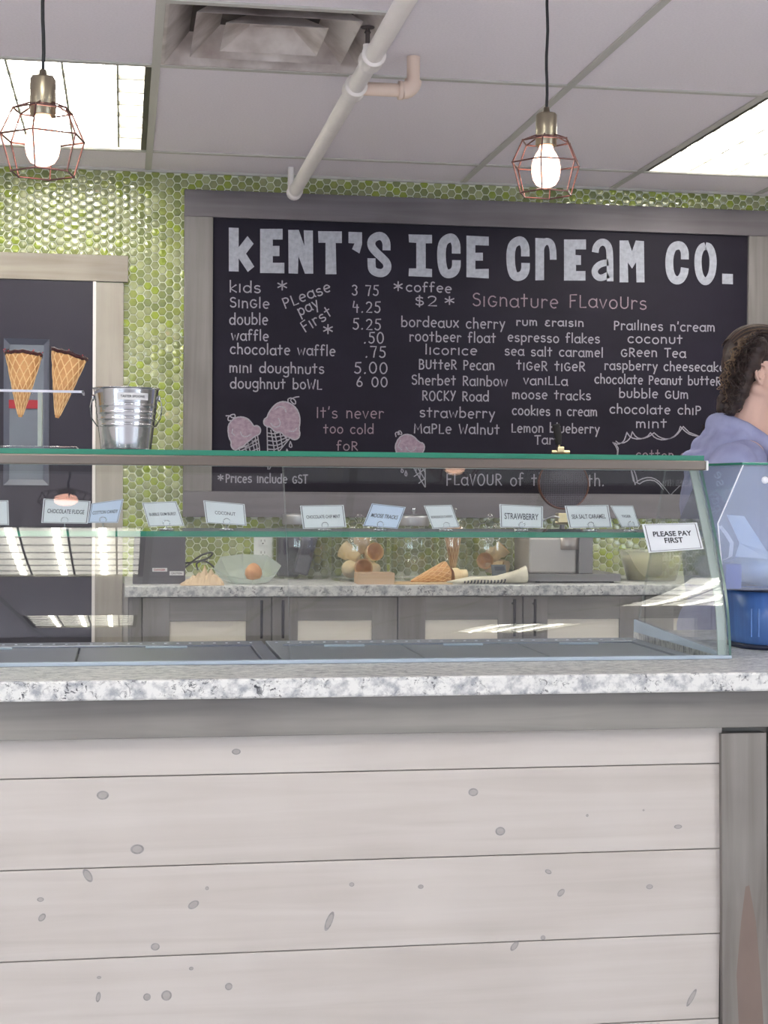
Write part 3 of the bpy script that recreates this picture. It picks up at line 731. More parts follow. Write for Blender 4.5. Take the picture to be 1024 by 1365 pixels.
title([('p', zpoly([(876, 55), (913, 57), (913, 235), (876, 236)], a5, s5)), ('s', zpoly([(897, 112), (903, 84), (922, 67), (943, 76), (951, 104), (952, 148)], a5, s5), 9.5)])
title([('p', zpoly([(277, 58), (365, 58), (365, 98), (323, 98), (323, 120), (345, 122), (345, 160), (325, 160), (325, 185), (363, 185), (363, 223), (277, 223)], a6, s6))])
title([('s', zpoly([(402, 110), (405, 88), (420, 70), (440, 68), (456, 84), (461, 115), (462, 226)], a6, s6), 9.6), ('s', zpoly([(455, 150), (425, 155), (405, 170), (398, 190), (410, 210), (430, 213), (455, 200)], a6, s6), 9)])
title([('p', zpoly([(500, 62), (535, 62), (550, 105), (565, 62), (598, 65), (600, 230), (568, 230), (566, 150), (550, 175), (533, 150), (535, 230), (500, 230)], a6, s6))])
title([('s', zpoly([(762, 138), (762, 105), (750, 84), (733, 80), (712, 90), (701, 122), (699, 160), (704, 198), (720, 222), (742, 222), (758, 200), (762, 172)], a6, s6), 11.5)])
title([('s', zpoly([(845, 84), (862, 88), (874, 120), (876, 158), (870, 200), (852, 227), (836, 226), (820, 200), (814, 158), (816, 118), (828, 90), (845, 84)], a6, s6), 10.5)])
title([('p', zpoly([(912, 195), (955, 197), (955, 238), (912, 236)], a6, s6))])

# chalk drawings
def draw(strokes, o, s, mt='chalk', wd=1.5, name='chalk_drawing', dy=.0012):
    mb = MB()
    for st in strokes:
        pts = []
        for x, y in st:
            p = bp_(o[0]+x/s, o[1]+y/s); p.y = BY-dy; pts.append(p)
        if len(pts) > 3:
            n = [pts[0]]
            for a, b in zip(pts, pts[1:]): n += [a*.75+b*.25, a*.25+b*.75]
            pts = n+[pts[-1]]
        ribbon(mb, pts, wd*SCL)
    o = mb.build(name, mt, mb_, recalc=False); o['kind'] = 'stuff'; return o
def fillp(pts, o, s, mt, name='chalk_scoop', dy=.0008):
    P = []
    for x, y in pts:
        p = bp_(o[0]+x/s, o[1]+y/s); p.y = BY-dy; P.append(p)
    mb = MB(); mb.add(P, tessellate_polygon([[Vector((p.x, p.z, 0)) for p in P]])); return mb.build(name, mt, mb_, recalc=False)
dO, dS = (290, 520), 7.877
sc1 = [(110, 430), (112, 370), (150, 315), (200, 285), (260, 280), (320, 300), (360, 345), (380, 380), (410, 370), (445, 390), (455, 430), (435, 470), (395, 482), (350, 520), (310, 550), (270, 590), (230, 600), (200, 632), (160, 620), (140, 580), (145, 545), (120, 500)]
sc2 = [(520, 285), (540, 230), (590, 165), (640, 130), (700, 118), (770, 140), (830, 190), (860, 260), (868, 330), (855, 410), (868, 460), (850, 510), (800, 525), (755, 495), (710, 490), (665, 440), (600, 440), (560, 390), (520, 385), (485, 360), (485, 310)]
fillp(sc1, dO, dS, 'chalk_mauve'); fillp(sc2, dO, dS, 'chalk_mauve')
draw([sc1+[sc1[0]], sc2+[sc2[0]], [(160, 410), (150, 450), (180, 475)], [(240, 440), (260, 485), (310, 490), (350, 465)], [(560, 350), (590, 390), (640, 385), (665, 350), (640, 300)], [(750, 430), (800, 435), (835, 400)], [(600, 200), (640, 170), (700, 180), (720, 230)],
      [(140, 320), (110, 320), (110, 285), (150, 255), (185, 255), (185, 290), (150, 290), (130, 270), (90, 270)], [(740, 120), (740, 90), (780, 80), (820, 110), (820, 150), (790, 140), (760, 100), (810, 75), (855, 70)]], dO, dS, wd=1.6)
draw([[(225, 620), (300, 735), (425, 790)], [(420, 480), (440, 600), (445, 790)], [(290, 600), (350, 780)], [(320, 560), (390, 790)], [(365, 530), (420, 780)], [(395, 490), (445, 780)], [(240, 640), (330, 600), (420, 560)], [(260, 680), (350, 645), (435, 610)], [(290, 725), (370, 690), (440, 660)], [(300, 600), (400, 520)], [(220, 618), (330, 575), (420, 520)],
      [(520, 390), (530, 830)], [(755, 510), (640, 650), (545, 830)], [(560, 420), (595, 620), (590, 700)], [(600, 445), (640, 640)], [(655, 440), (680, 590)], [(710, 490), (730, 530)], [(525, 450), (590, 460), (650, 445)], [(525, 485), (600, 495), (690, 480)], [(530, 530), (620, 540), (725, 500)], [(530, 575), (620, 585), (700, 545), (740, 515)], [(535, 620), (600, 625), (680, 590)],
      [(765, 540), (750, 590), (770, 605), (785, 590), (765, 540)], [(728, 620), (722, 650), (735, 660), (740, 645), (728, 620)]], dO, dS, wd=1.5)
d2, q2 = (500, 460), 3.938
sc3 = [(115, 575), (103, 530), (125, 485), (160, 466), (200, 475), (232, 510), (255, 515), (262, 540), (245, 575), (200, 585), (150, 585)]
fillp(sc3, d2, q2, 'chalk_mauve')
draw([sc3+[sc3[0]], [(135, 500), (120, 530), (140, 550)], [(162, 535), (180, 560), (210, 550), (215, 535)], [(110, 480), (105, 460), (125, 455), (130, 470), (118, 470), (128, 445), (143, 465), (135, 470)],
      [(170, 590), (262, 745)], [(262, 590), (264, 745)], [(190, 590), (264, 710)], [(215, 590), (264, 670)], [(240, 590), (264, 630)], [(175, 640), (264, 600)], [(205, 690), (262, 650)], [(230, 725), (262, 700)], [(240, 600), (235, 700)], [(215, 600), (215, 670)],
      [(140, 650), (135, 665), (145, 670), (150, 660), (140, 650)], [(162, 660), (155, 680), (165, 690), (168, 675), (162, 660)]], d2, q2, wd=1.5)
d3, q3 = (800, 560), 6.4
draw([[(108, 190), (150, 210), (200, 185), (215, 150), (228, 105)], [(228, 105), (260, 150), (330, 165), (400, 145), (430, 108)], [(430, 108), (470, 155), (540, 172), (620, 150), (670, 100), (685, 55)], [(685, 55), (740, 110), (800, 135), (880, 140), (960, 120), (1010, 60)],
      [(135, 180), (160, 200), (220, 190), (260, 150), (275, 100)], [(275, 100), (310, 150), (360, 160), (420, 140), (460, 108)], [(460, 108), (510, 150), (580, 165), (650, 135), (710, 55)], [(710, 55), (760, 105), (850, 140)],
      [(108, 190), (140, 230), (152, 280), (130, 330), (170, 380), (250, 400), (270, 430), (300, 550)], [(130, 195), (155, 240), (150, 300)], [(290, 430), (310, 480), (322, 555), (380, 515), (450, 510), (500, 540), (540, 595)], [(265, 430), (290, 548), (340, 505), (420, 485), (490, 510), (545, 570)], [(545, 570), (600, 640), (680, 560)]], d3, q3, wd=1.5)

# ================================================================ BACK COUNTER
BZ = 1.006; BYF = 5.5
bc0, bc1 = at(166, 788, BYF).x, 3.6
ct = MB().box((bc0, BYF, BZ-.038), (bc1, WY-.0096, BZ), bev=.004).build('countertop', 'granite')
tag(ct, 'speckled granite countertop on the grey wall cabinets behind the glass case', 'countertop')
CF = BYF+.035; cz1 = BZ-.0385
def px2x(u, Y=CF-.02): return at(u, 830, Y).x
seams = [px2x(189.5), px2x(362.5), px2x(530), px2x(697)]
wd_ = seams[3]-seams[2]; seams += [seams[3]+wd_, seams[3]+2*wd_, seams[3]+3*wd_]
units = [(px2x(171), seams[0], 0, None), (seams[0], seams[2], 2, (226, 328, 397, 496)), (seams[2], seams[4], 2, (567, 664, 730, 826)), (seams[4], seams[6], 2, (898, 964, 1062, 1150))]
clab = ['narrow grey filler cabinet panel at the left end of the back counter', 'grey cabinet with two cream-panelled doors at the left under the back counter', 'grey cabinet with two cream-panelled doors in the middle under the waffle iron', 'grey cabinet seen through the slanted end glass of the case']
ptop = at(300, 828, CF-.02).z
for k, (x0, x1, nd, pn) in enumerate(units):
    t = thing('base_cabinet', ((x0+x1)/2, CF+.25, 0), clab[k], 'cabinet', None)
    MB().box((x0+.0008, CF, .09), (x1-.0008, WY-.005, cz1)).build('body', 'grey_wood_v', t)
    MB().box((x0+.001, CF+.06, 0), (x1-.001, CF+.08, .0895)).build('toe_kick', 'dark_frame', t)
    if not nd:
        MB().box((x0+.012, CF-.006, .1), (x1-.002, CF-.0003, cz1-.002), bev=.001).build('filler_strip', 'grey_wood_v', t)
        continue
    hw_ = (x1-x0)/2
    for j in range(2):
        a, b_ = x0+hw_*j+.0025, x0+hw_*(j+1)-.0025
        pl, pr = px2x(pn[2*j]), px2x(pn[2*j+1])
        if pl < a+.02: pl = a+.09
        if pr > b_-.02: pr = b_-.09
        zt, zb = cz1-.004, .10; y0, y1 = CF-.021, CF-.0005
        d = MB().box((pl-.005, y0+.008, zb+.08), (pr+.005, y1, ptop+.005)).build('door', 'cream_panel', t)
        # this is the door's centre panel; the rails and stiles frame it
        for q, mm in [((a, y0, zb, pl, y1, zt), 'grey_wood_v'), ((pr, y0, zb, b_, y1, zt), 'grey_wood_v'), ((pl, y0+.0003, ptop, pr, y1, zt), 'grey_wood'), ((pl, y0+.0003, zb, pr, y1, zb+.085), 'grey_wood')]:
            MB().box(q[:3], q[3:], bev=.0008).build('door_rail', mm, d)
        hx = b_-.035 if j == 0 else a+.035
        hz1 = at(348, 800, CF-.05).z; hz0 = at(348, 851, CF-.05).z
        hb = MB().tube([(hx, y0-.028, hz0), (hx, y0-.028, hz1)], .0052, 10)
        for z in (hz0+.018, hz1-.018): hb.tube([(hx, y0-.028, z), (hx, y0, z)], .004, 8)
        hb.build('handle', 'black_handle', d)

# ================================================================ FRONT SERVING COUNTER
SY = 3.1; SZ = .974; PXF = 3.155
CXL, CXR = -1.9, 3.4
Xe = at(973, 883, 3.345).x
sc_ = thing('serving_counter', (.5, 3.5, 0), 'grey wood serving counter faced with whitewashed shiplap planks', 'counter')
zf0 = at(500, 979, SY+.03).z
MB().box((CXL, PXF+.02, 0), (CXR, 4.02, .74)).build('carcass', 'grey_wood_v', sc_)
MB().box((CXL, PXF+.02, .7405), (CXR, 3.36, SZ-.0415)).build('top_rail', 'grey_wood', sc_)
MB().box((CXL, 4.0, .7405), (CXR, 4.02, SZ-.0415)).build('rear_rail', 'grey_wood', sc_)
MB().box((CXL, PXF-.022, zf0), (CXR, PXF+.019, SZ-.0405), bev=.0015).build('frieze_board', 'grey_wood', sc_)
stl = at(961.5, 978, PXF-.012).x; stb = at(963.3, 1365, PXF-.012).x
zpl = [at(500, v, PXF).z for v in (1028, 1144.5, 1263)]
pitch = (zpl[0]-zpl[2])/2
edges = [zf0+.004, zpl[0]]+[zpl[0]-pitch*k for k in range(1, 6)]
KN = {0: [(315, 1002, 6, 4, 0)],
      1: [(137, 1060, 8, 6, 1), (183, 1132, 9, 6.5, 1), (631, 1056, 7, 5.5, 1), (667, 1108, 7, 6, 1), (783, 1087, 2, 2, 0), (858, 1080, 1.5, 1.5, 0), (904, 1102, 6, 3, 0), (8, 1142, 0.1, 0.1, 0)],
      2: [(117, 1167, 10, 5, 60), (54, 1199, 4.5, 3, 0), (56, 1223, 6, 4, -50), (258, 1206, 8, 5, -30), (276, 1184, 2.5, 2.5, 0), (469, 1179, 3.5, 3, 0), (439, 1228, 14, 4.5, -68), (731, 1162, 5, 3, 25), (748, 1190, 6.5, 4, -45), (561, 1182, 4, 3, 0), (866, 1182, 5, 3.5, 0), (207, 1262, 6, 5, 0)],
      3: [(131, 1329, 7, 3, -80), (132, 1303, 3, 2, 0), (255, 1291, 3, 2.5, 0), (724, 1250, 3.5, 3.5, 0), (686, 1261, 8, 4, -50), (922, 1330, 14, 3.5, -60), (222, 1327, 7, 7, 0), (196, 1329, 5, 5, 0), (305, 1315, 5, 5, 0)], 4: [], 5: []}
def knots(plank, lst, yf):
    if not lst: return
    mb = MB()
    for (u, v, a, b, ang) in lst:
        c = at(u, v, yf); k = yf/F; ca, sa = math.cos(math.radians(-ang)), math.sin(math.radians(-ang))
        def el(f, dy): return [(c.x+(ca*math.cos(t)*a-sa*math.sin(t)*b)*k*f, yf-dy, c.z+(sa*math.cos(t)*a+ca*math.sin(t)*b)*k*f) for t in [2*PI*i/16 for i in range(16)]]
        mb.add(el(1.0, .00025), [tuple(range(16))], 0); mb.add(el(.70, .0004), [tuple(range(16))], 1)
    mb.build('knots', ['knot', 'knot_ring'], plank, recalc=False)['kind'] = 'stuff'
x0p, x1p = CXL, (stl+stb)/2+.002
for k in range(len(edges)-1):
    zt, zb = edges[k], edges[k+1]
    p = MB().box((x0p, PXF, zb+.0009), (x1p, PXF+.0185, zt-.0009), bev=.0016).build('plank', 'white_wood', sc_)
    if k < 4: knots(p, KN[k], PXF)
MB().box((CXL, PXF+.012, edges[-1]-.1), (x1p, PXF+.0195, zf0)).build('joint_backing', 'shadow_gap', sc_)
# right stile, slightly out of plumb as in the photograph, then a recessed panel
stz = at(961.5, 976, PXF-.012).z
sr = at(1021, 978, PXF-.012).x; srb = at(1021, 1365, PXF-.012).x; sc2_ = (stz-.0)/(stz-at(963.3, 1365, PXF).z)
slope = (stb-stl)*sc2_
s_ = MB().prism([(stl, PXF-.014, stz-.003), (sr, PXF-.014, stz-.003), (sr+slope, PXF-.014, .0), (stl+slope, PXF-.014, .0)], (0, .033, 0)).build('stile', 'grey_wood_v', sc_)
b = MB(); wpt = [at(u, v, PXF-.0145) for u, v in [(996, 1365), (985, 1365), (982, 1300), (988, 1230), (994, 1182), (999, 1180), (1008, 1230), (1014, 1300), (1018, 1365)]]
b.add([(p.x, PXF-.0144, p.z) for p in wpt], [tuple(range(9))]); b.build('heartwood_stain', 'rust_stain', s_, recalc=False)
MB().box((sr+.002+max(slope, 0), PXF+.004, 0), (CXR, PXF+.0195, zf0-.001)).build('recessed_panel', 'grey_wood_v', sc_)
# granite slab with a cut-out for the dipping cabinets
GYB = 3.348
sl = MB().box((CXL-.02, SY, SZ-.04), (CXR, GYB, SZ), bev=.005)
sl.box((Xe+.012, GYB-.001, SZ-.04), (CXR, 4.06, SZ), bev=.003)
sl = sl.build('countertop', 'granite'); tag(sl, 'thick speckled white granite countertop on the front serving counter', 'countertop')

# ================================================================ GLASS DISPLAY CASE
def profile(angs, ytop, zt=1.398, zb=SZ+.006):
    """integrate the slope angle (given at heights) downwards: list of (y, z)"""
    N = 44; pts = [(ytop, zt)]; y = ytop
    for i in range(1, N+1):
        z = zt+(zb-zt)*i/N; zm = zt+(zb-zt)*(i-.5)/N
        for (za, aa), (zb_, ab) in zip(angs, angs[1:]):
            if za >= zm >= zb_: an = aa+(ab-aa)*(za-zm)/(za-zb_); break
        y -= math.tan(math.radians(an))*(zt-zb)/N; pts.append((y, z))
    d = 3.352-pts[-1][0]
    return [(p[0]+d, p[1]) for p in pts]
PR = profile([(1.41, 34), (1.274, 31), (1.19, 28.5), (1.145, 26), (1.10, 20.5), (1.075, 14), (1.052, 11), (1.02, 9), (1.0, 5), (.9, 1)], 3.514)
PL = profile([(1.41, 34), (1.32, 28), (1.26, 24), (1.165, 17.5), (1.12, 14), (1.083, 11.2), (1.045, 9.3), (1.02, 6), (.98, 2), (.9, 1)], 3.49)
XS = at(386, 800, 3.36).x
gc = thing('glass_display_case', (.5, 3.6, SZ), 'long glass sneeze-guard case with green-edged shelves and a curved front on the counter', 'display case')
def sheet(prof, x0, x1, t=.006, name='front_glass'):
    P = [Vector((0, y, z)) for y, z in prof]; I = []
    for i, p in enumerate(P):
        a = P[max(0, i-1)]; b = P[min(len(P)-1, i+1)]; tt = (b-a).normalized(); n = Vector((0, -tt.z, tt.y)); n = n if n.y > 0 else -n
        I.append(p+n*t)
    m = len(P); mb = MB()
    for S_, k_ in ((P, 0), (I, 0)):      # the two big faces keep their own vertices so that their shading stays cylindrical
        o = len(mb.v); mb.v += [Vector((x0, p.y, p.z)) for p in S_]+[Vector((x1, p.y, p.z)) for p in S_]
        for i in range(m-1): mb.face((o+i, o+i+1, o+m+i+1, o+m+i) if S_ is P else (o+i, o+m+i, o+m+i+1, o+i+1), 0, True)
    for x in (x0, x1):
        o = len(mb.v); mb.v += [Vector((x, p.y, p.z)) for p in P+I]
        for i in range(m-1): mb.face((o+i, o+i+1, o+m+i+1, o+m+i), 1)
    for i in (0, m-1):
        mb.add([(x0, P[i].y, P[i].z), (x1, P[i].y, P[i].z), (x1, I[i].y, I[i].z), (x0, I[i].y, I[i].z)], [(0, 1, 2, 3)], 1)
    return mb.build(name, ['case_glass', 'glass_edge_pale'], gc, recalc=False)
GX0 = -.95
sheet(PL, GX0, XS-.001, .005, 'front_glass'); sheet(PR, XS+.001, Xe-.006, .005, 'front_glass')
# end panels (near side right, one beyond the left edge of the view)
def endpanel(x, t=.006, d=1):
    front = [(y-.001, z) for y, z in PR]
    back = [(4.0, SZ), (3.79, 1.398)]
    pts = [(x, y, z) for y, z in front]+[(x, y, z) for y, z in back]
    mb = MB(); n = len(pts); vs = [Vector(p) for p in pts]+[Vector(p)+Vector((t*d, 0, 0)) for p in pts]
    mb.add(vs, [(i, (i+1) % n, n+(i+1) % n, n+i) for i in range(n)], 1)
    for i in (n-3, n-2, n-1): mb.mi[i] = 2
    mb.face(range(n), 0); mb.face(range(n, 2*n), 0)
    return mb.build('end_glass', ['case_glass', 'glass_edge_dark', 'glass_edge_thin'], gc)
endpanel(Xe); endpanel(GX0-.02)
mb = MB(); rs = []
for y, z in PR: rs.append([(Xe-.022, y+.0065, z), (Xe-.0005, y+.0065, z), (Xe-.0005, y+.012, z), (Xe-.022, y+.012, z)])
mb.ring(rs, 0, False); mb.build('end_stile', 'glass_edge_pale', gc)
# top shelf of glass, steel trim under its front edge
TX0 = GX0-.03; TX1 = at(938, 610, 3.49).x
b = MB().box((TX0, 3.486, 1.4185), (TX1, 3.80, 1.4300)); o = b.build('top_glass', ['shelf_glass', 'glass_edge'], gc)
for p in o.data.polygons:
    if abs(p.normal.z) < .5: p.material_index = 1
b = MB().box((TX0, 3.478, 1.396), (TX1+.002, 3.5, 1.4183), bev=.003); b.build('top_trim', 'trim_metal', gc)
b = MB().box((TX1+.0025, 3.477, 1.3955), (TX1+.008, 3.501, 1.4183), bev=.002); b.build('end_cap', 'white_plastic', gc)
# middle shelf
mz = at(500, 712.3, 3.52).z
o = MB().box((TX0, 3.52, mz-.006), (Xe-.028, 3.80, mz+.006)).build('middle_shelf', ['shelf_glass', 'glass_edge'], gc)
for p in o.data.polygons:
    if abs(p.normal.z) < .5: p.material_index = 1
MB().box((TX0, 3.795, mz-.016), (Xe-.002, 3.808, mz-.0065), bev=.001).build('shelf_rail', 'steel_satin', gc)
# bottom channel that grips the front glass
MB().box((TX0, 3.346, SZ+.0005), (Xe+.006, 3.366, SZ+.008), bev=.001).build('glass_channel', 'pale_blue_metal', gc)
b = MB(); b.prism([(Xe-.006, 3.37, SZ+.002), (Xe-.006, 4.0, SZ+.002), (Xe-.006, 4.0, SZ+.034), (Xe-.006, 3.44, SZ+.012)], (.0055, 0, 0)); b.build('end_skirt', 'pale_blue_metal', gc)
# rear sliding-door frame of the case is open: two back uprights
# dipping cabinets let into the counter
def dipper(x0, x1, label, mt):
    t = thing('dipping_cabinet', ((x0+x1)/2, 3.67, .7405), label, 'freezer')
    y0, y1, zt = 3.37, 3.985, SZ-.012
    b = MB(); r = .035
    for q in [(x0, y0, x1, y0+r), (x0, y1-.09, x1, y1), (x0, y0+r, x0+r, y1-.09), (x1-r, y0+r, x1, y1-.09)]: b.box((q[0], q[1], zt-.02), (q[2], q[3], zt), bev=.002)
    b.build('rim', mt, t)
    b = MB(); zb = .745
    b.box((x0+.01, y0+.01, zb), (x1-.01, y1-.01, zb+.01)); b.box((x0+.01, y0+.01, zb+.01), (x0+.02, y1-.01, zt-.021)); b.box((x1-.02, y0+.01, zb+.01), (x1-.01, y1-.01, zt-.021))
    b.box((x0+.02, y0+.01, zb+.01), (x1-.02, y0+.02, zt-.021)); b.box((x0+.02, y1-.02, zb+.01), (x1-.02, y1-.01, zt-.021)); b.build('well', 'steel_satin', t)
    n = 3; w3 = (x1-x0-2*r)/n
    for i in range(n):
        L_ = MB().box((x0+r+w3*i+.002, y0+r+.001, zt-.012), (x0+r+w3*(i+1)-.002, y1-.091, zt-.004), bev=.002).build('flat_lid', mt, t)
        c = x0+r+w3*(i+.5); MB().box((c-.05, y1-.13, zt-.0038), (c+.05, y1-.118, zt+.001), bev=.001).build('finger_grip', 'pale_blue_metal', L_)
    # white studs along the rear rim imitate reflections of an LED strip
    b = MB()
    for i in range(int((x1-x0)/.03)): b.box((x0+.02+.03*i, y1-.06, zt+.0002), (x0+.026+.03*i, y1-.056, zt+.002))
    b.build('led_strip', 'led', t)['kind'] = 'stuff'
    return t
dipper(GX0-.02, XS-.004, 'dark grey dipping freezer let into the counter under the left front glass', 'case_dark')
dipper(XS+.004, Xe-.012, 'lighter grey dipping freezer let into the counter under the right front glass', 'case_light')

# PLEASE PAY FIRST card fixed outside the front glass
def glassY(z, prof=PR):
    for (y0, z0), (y1, z1) in zip(prof, prof[1:]):
        if z0 >= z >= z1: return y0+(y1-y0)*(z0-z)/(z0-z1)
    return prof[0][0]
ps = []
for u, v in [(856, 699), (929, 697), (938, 732), (865, 737)]:
    y = 3.40
    for _ in range(6): z = at(u, v, y).z; y = glassY(z)-.004
    ps.append(at(u, v, y))
ex = (ps[1]-ps[0]).normalized(); c = sum(ps, Vector())/4; nrm = (ps[1]-ps[0]).cross(ps[3]-ps[0]).normalized(); nrm = nrm if nrm.y < 0 else -nrm
sg = MB().prism([p+nrm*.0014 for p in ps], -nrm*.0016).build('pay_sign', 'card'); tag(sg, 'white sign with black PLEASE PAY FIRST lettering on the curved front glass', 'sign')
ey = (ps[0]-ps[3]).normalized()
b = MB(); ins = [c+(p-c)*.93 for p in ps]; in2 = [c+(p-c)*.905 for p in ps]
for k in range(4):
    j = (k+1) % 4; b.add([ins[k]+nrm*.0018, ins[j]+nrm*.0018, in2[j]+nrm*.0018, in2[k]+nrm*.0018], [(0, 1, 2, 3)])
b.build('printed_border', 'ink', sg, recalc=False)
b = MB(); eyv = nrm.cross(ex); eyv = eyv if eyv.z > 0 else -eyv
kx = (ps[1]-ps[0]).length
put_text(b, 'PLEASE PAY', c+eyv*.0085+nrm*.0019, ex, eyv, kx*.70, .022, sx=1.0); put_text(b, 'FIRST', c-eyv*.0085+nrm*.0019, ex, eyv, kx*.335, .022)
b.build('sign_lettering', 'ink', sg, recalc=False)

# flavour cards in little clips on the middle shelf
cards = [([(-34, 667), (11, 667), (12, 700), (-33, 700)], '', 'blank-looking flavour card cut off by the left edge of the photograph', 'card'),
 ([(58, 664.5), (121, 668), (117, 698), (55, 697)], 'CHOCOLATE FUDGE', 'flavour card washed out by the ceiling light reflection, beside the cotton candy card', 'card'),
 ([(122, 671), (165, 665), (157, 697), (117.5, 697)], 'COTTON CANDY', 'bluish flavour card reading COTTON CANDY', 'card_blue'),
 ([(189, 670), (235, 668), (246, 701), (198, 702)], 'BUBBLE GUM BURST', 'flavour card reading BUBBLE GUM BURST in front of the green tile strip', 'card'),
 ([(271, 667), (326, 672), (329, 701), (275, 697)], 'COCONUT', 'flavour card reading COCONUT below the board frame', 'card'),
 ([(400, 674), (458, 673), (462, 703), (404, 705)], 'CHOCOLATE CHIP MINT', 'flavour card reading CHOCOLATE CHIP MINT', 'card'),
 ([(496, 671), (541, 676), (530, 705), (484, 701)], 'MOOSE TRACKS', 'slanted bluish flavour card reading MOOSE TRACKS', 'card_blue'),
 ([(565, 674), (602, 673), (613, 703), (577, 705)], 'BORDEAUX CHERRY', 'slanted narrow flavour card reading BORDEAUX CHERRY', 'card'),
 ([(666, 672), (724, 675), (724, 704), (667, 703)], 'STRAWBERRY', 'flavour card reading STRAWBERRY left of the waffle iron', 'card'),
 ([(753, 674), (811, 673), (816, 703), (759, 704)], 'SEA SALT CARAMEL', 'flavour card reading SEA SALT CARAMEL in front of the waffle iron', 'card'),
 ([(814, 674), (844, 674), (853, 702), (829, 703)], 'TIGER', 'narrow tilted flavour card at the right end of the shelf, left of the pay sign', 'card')]
for px, txt, lb, mt in cards:
    yc = 3.60; P = [at(u, v, yc) for u, v in px]; c = sum(P, Vector())/4
    ex = ((P[1]-P[0])+(P[2]-P[3])).normalized(); 
    root = thing('flavour_card', (c.x, yc, mz+.0062), lb, 'card')
    k_ = MB().prism(P, (0, .0012, 0)).build('card', mt, root)
    b = MB(); ins = [c+(p-c)*.95 for p in P]; in2 = [c+(p-c)*.92 for p in P]
    for k in range(4):
        j = (k+1) % 4; b.add([ins[k]+Vector((0, -.0004, 0)), ins[j]+Vector((0, -.0004, 0)), in2[j]+Vector((0, -.0004, 0)), in2[k]+Vector((0, -.0004, 0))], [(0, 1, 2, 3)])
    if txt:
        wdt = (P[1]-P[0]).length*(.78 if len(txt) > 9 else .5 if len(txt) > 5 else .4)
        up = ((P[0]-P[3])+(P[1]-P[2])).normalized()
        put_text(b, txt, c+Vector((0, -.0005, 0)), ex, up, wdt, .012, sx=1.55 if len(txt) > 9 else 1.15)
    b.build('printed_text', 'card_ink', k_, recalc=False)
    # clear clip: coil loop on a round foot
    b = MB(); cb = (P[2]+P[3])/2
    fz = mz+.0065
    b.lathe([(0, fz), (.017, fz), (.017, fz+.003), (.003, fz+.005), (0, fz+.005)], (cb.x, yc+.006, 0), 20)
    b.tube([(cb.x+.0075*math.cos(a), yc-.002, cb.z+.007+.0065*math.sin(a)) for a in [math.radians(210-30*i) for i in range(9)]], .0008, 6)
    b.tube([(cb.x, yc+.006, fz+.004), (cb.x, yc+.005, cb.z+.006)], .0012, 6)
    b.build('clip', 'steel', root)

# ================================================================ PENDANT LAMPS
def pendant(cx, cy, Y, sc_, label, twist=0):
    c = at(cx, cy, Y); r = thing('pendant_lamp', c, label, 'lamp', 'caged pendant lamps over the counter')
    zt = .047*sc_   # top of cage above the middle ring
    R1, R2, R3 = .056*sc_, .0795*sc_, .060*sc_; z1, z2, z3 = .050*sc_, .0, -.066*sc_
    rings = []
    for rad, z in ((.022*sc_, .064*sc_), (R1, z1), (R2, z2), (R3, z3)):
        rings.append([c+Vector((rad*math.cos(twist+PI/3*k), rad*math.sin(twist+PI/3*k), z)) for k in range(6)])
    b = MB(); w_ = .0017
    for ring in rings[1:]:
        for k in range(6): b.tube([ring[k], ring[(k+1) % 6]], w_, 6)
    for a, d in zip(rings, rings[1:]):
        for k in range(6): b.tube([a[k], d[k]], w_, 6)
    for ring in rings[1:]:
        for k in range(6): b.ball(ring[k], w_*1.5, u=6, v=4)
    o = b.build('wire_cage', 'copper', r)
    s = sc_; zb = c.z+.040*s; zz = lambda h: zb+h*s
    MB().lathe([(.0, zz(0)), (.0225*s, zz(0)), (.0235*s, zz(.002)), (.0235*s, zz(.068)), (.021*s, zz(.072)), (.008*s, zz(.074)), (.006*s, zz(.086)), (0, zz(.087))], (c.x, c.y, 0), 28).build('socket', 'brass', r)
    MB().lathe([(.0245*s, zz(.016)), (.0255*s, zz(.0165)), (.0255*s, zz(.0205)), (.0245*s, zz(.021))], (c.x, c.y, 0), 28).build('socket_ring', 'copper', r)
    n = 14; pts = [(c.x+.0012*math.sin(i*1.3), c.y, zz(.086)+(ZC-zz(.086))*i/n) for i in range(n+1)]
    MB().tube(pts, .0033, 8).build('cord', 'black_cord', r)
    MB().lathe([(0, ZC-.022), (.05, ZC-.020), (.058, ZC-.004), (.058, ZC-.0025), (0, ZC-.0025)], (c.x, c.y, 0), 28).build('ceiling_canopy', 'brass', r)
    prof = [(0, -.052), (.012, -.0505), (.022, -.045), (.0285, -.034), (.0315, -.020), (.0315, -.004), (.029, .010), (.023, .022), (.017, .031), (.0145, .0395)]
    MB().lathe([(a*s, c.z+h*s) for a, h in prof], (c.x, c.y, 0), 24).build('light_bulb', 'bulb', r)
    return r
pendant(57, 184, 3.0, 1.0, 'left pendant lamp, glowing bulb in a copper wire cage in front of the ceiling light', .35)
pendant(728, 219, 3.3, .965, 'right pendant lamp, glowing bulb in a copper wire cage below the plain ceiling tiles', .12)

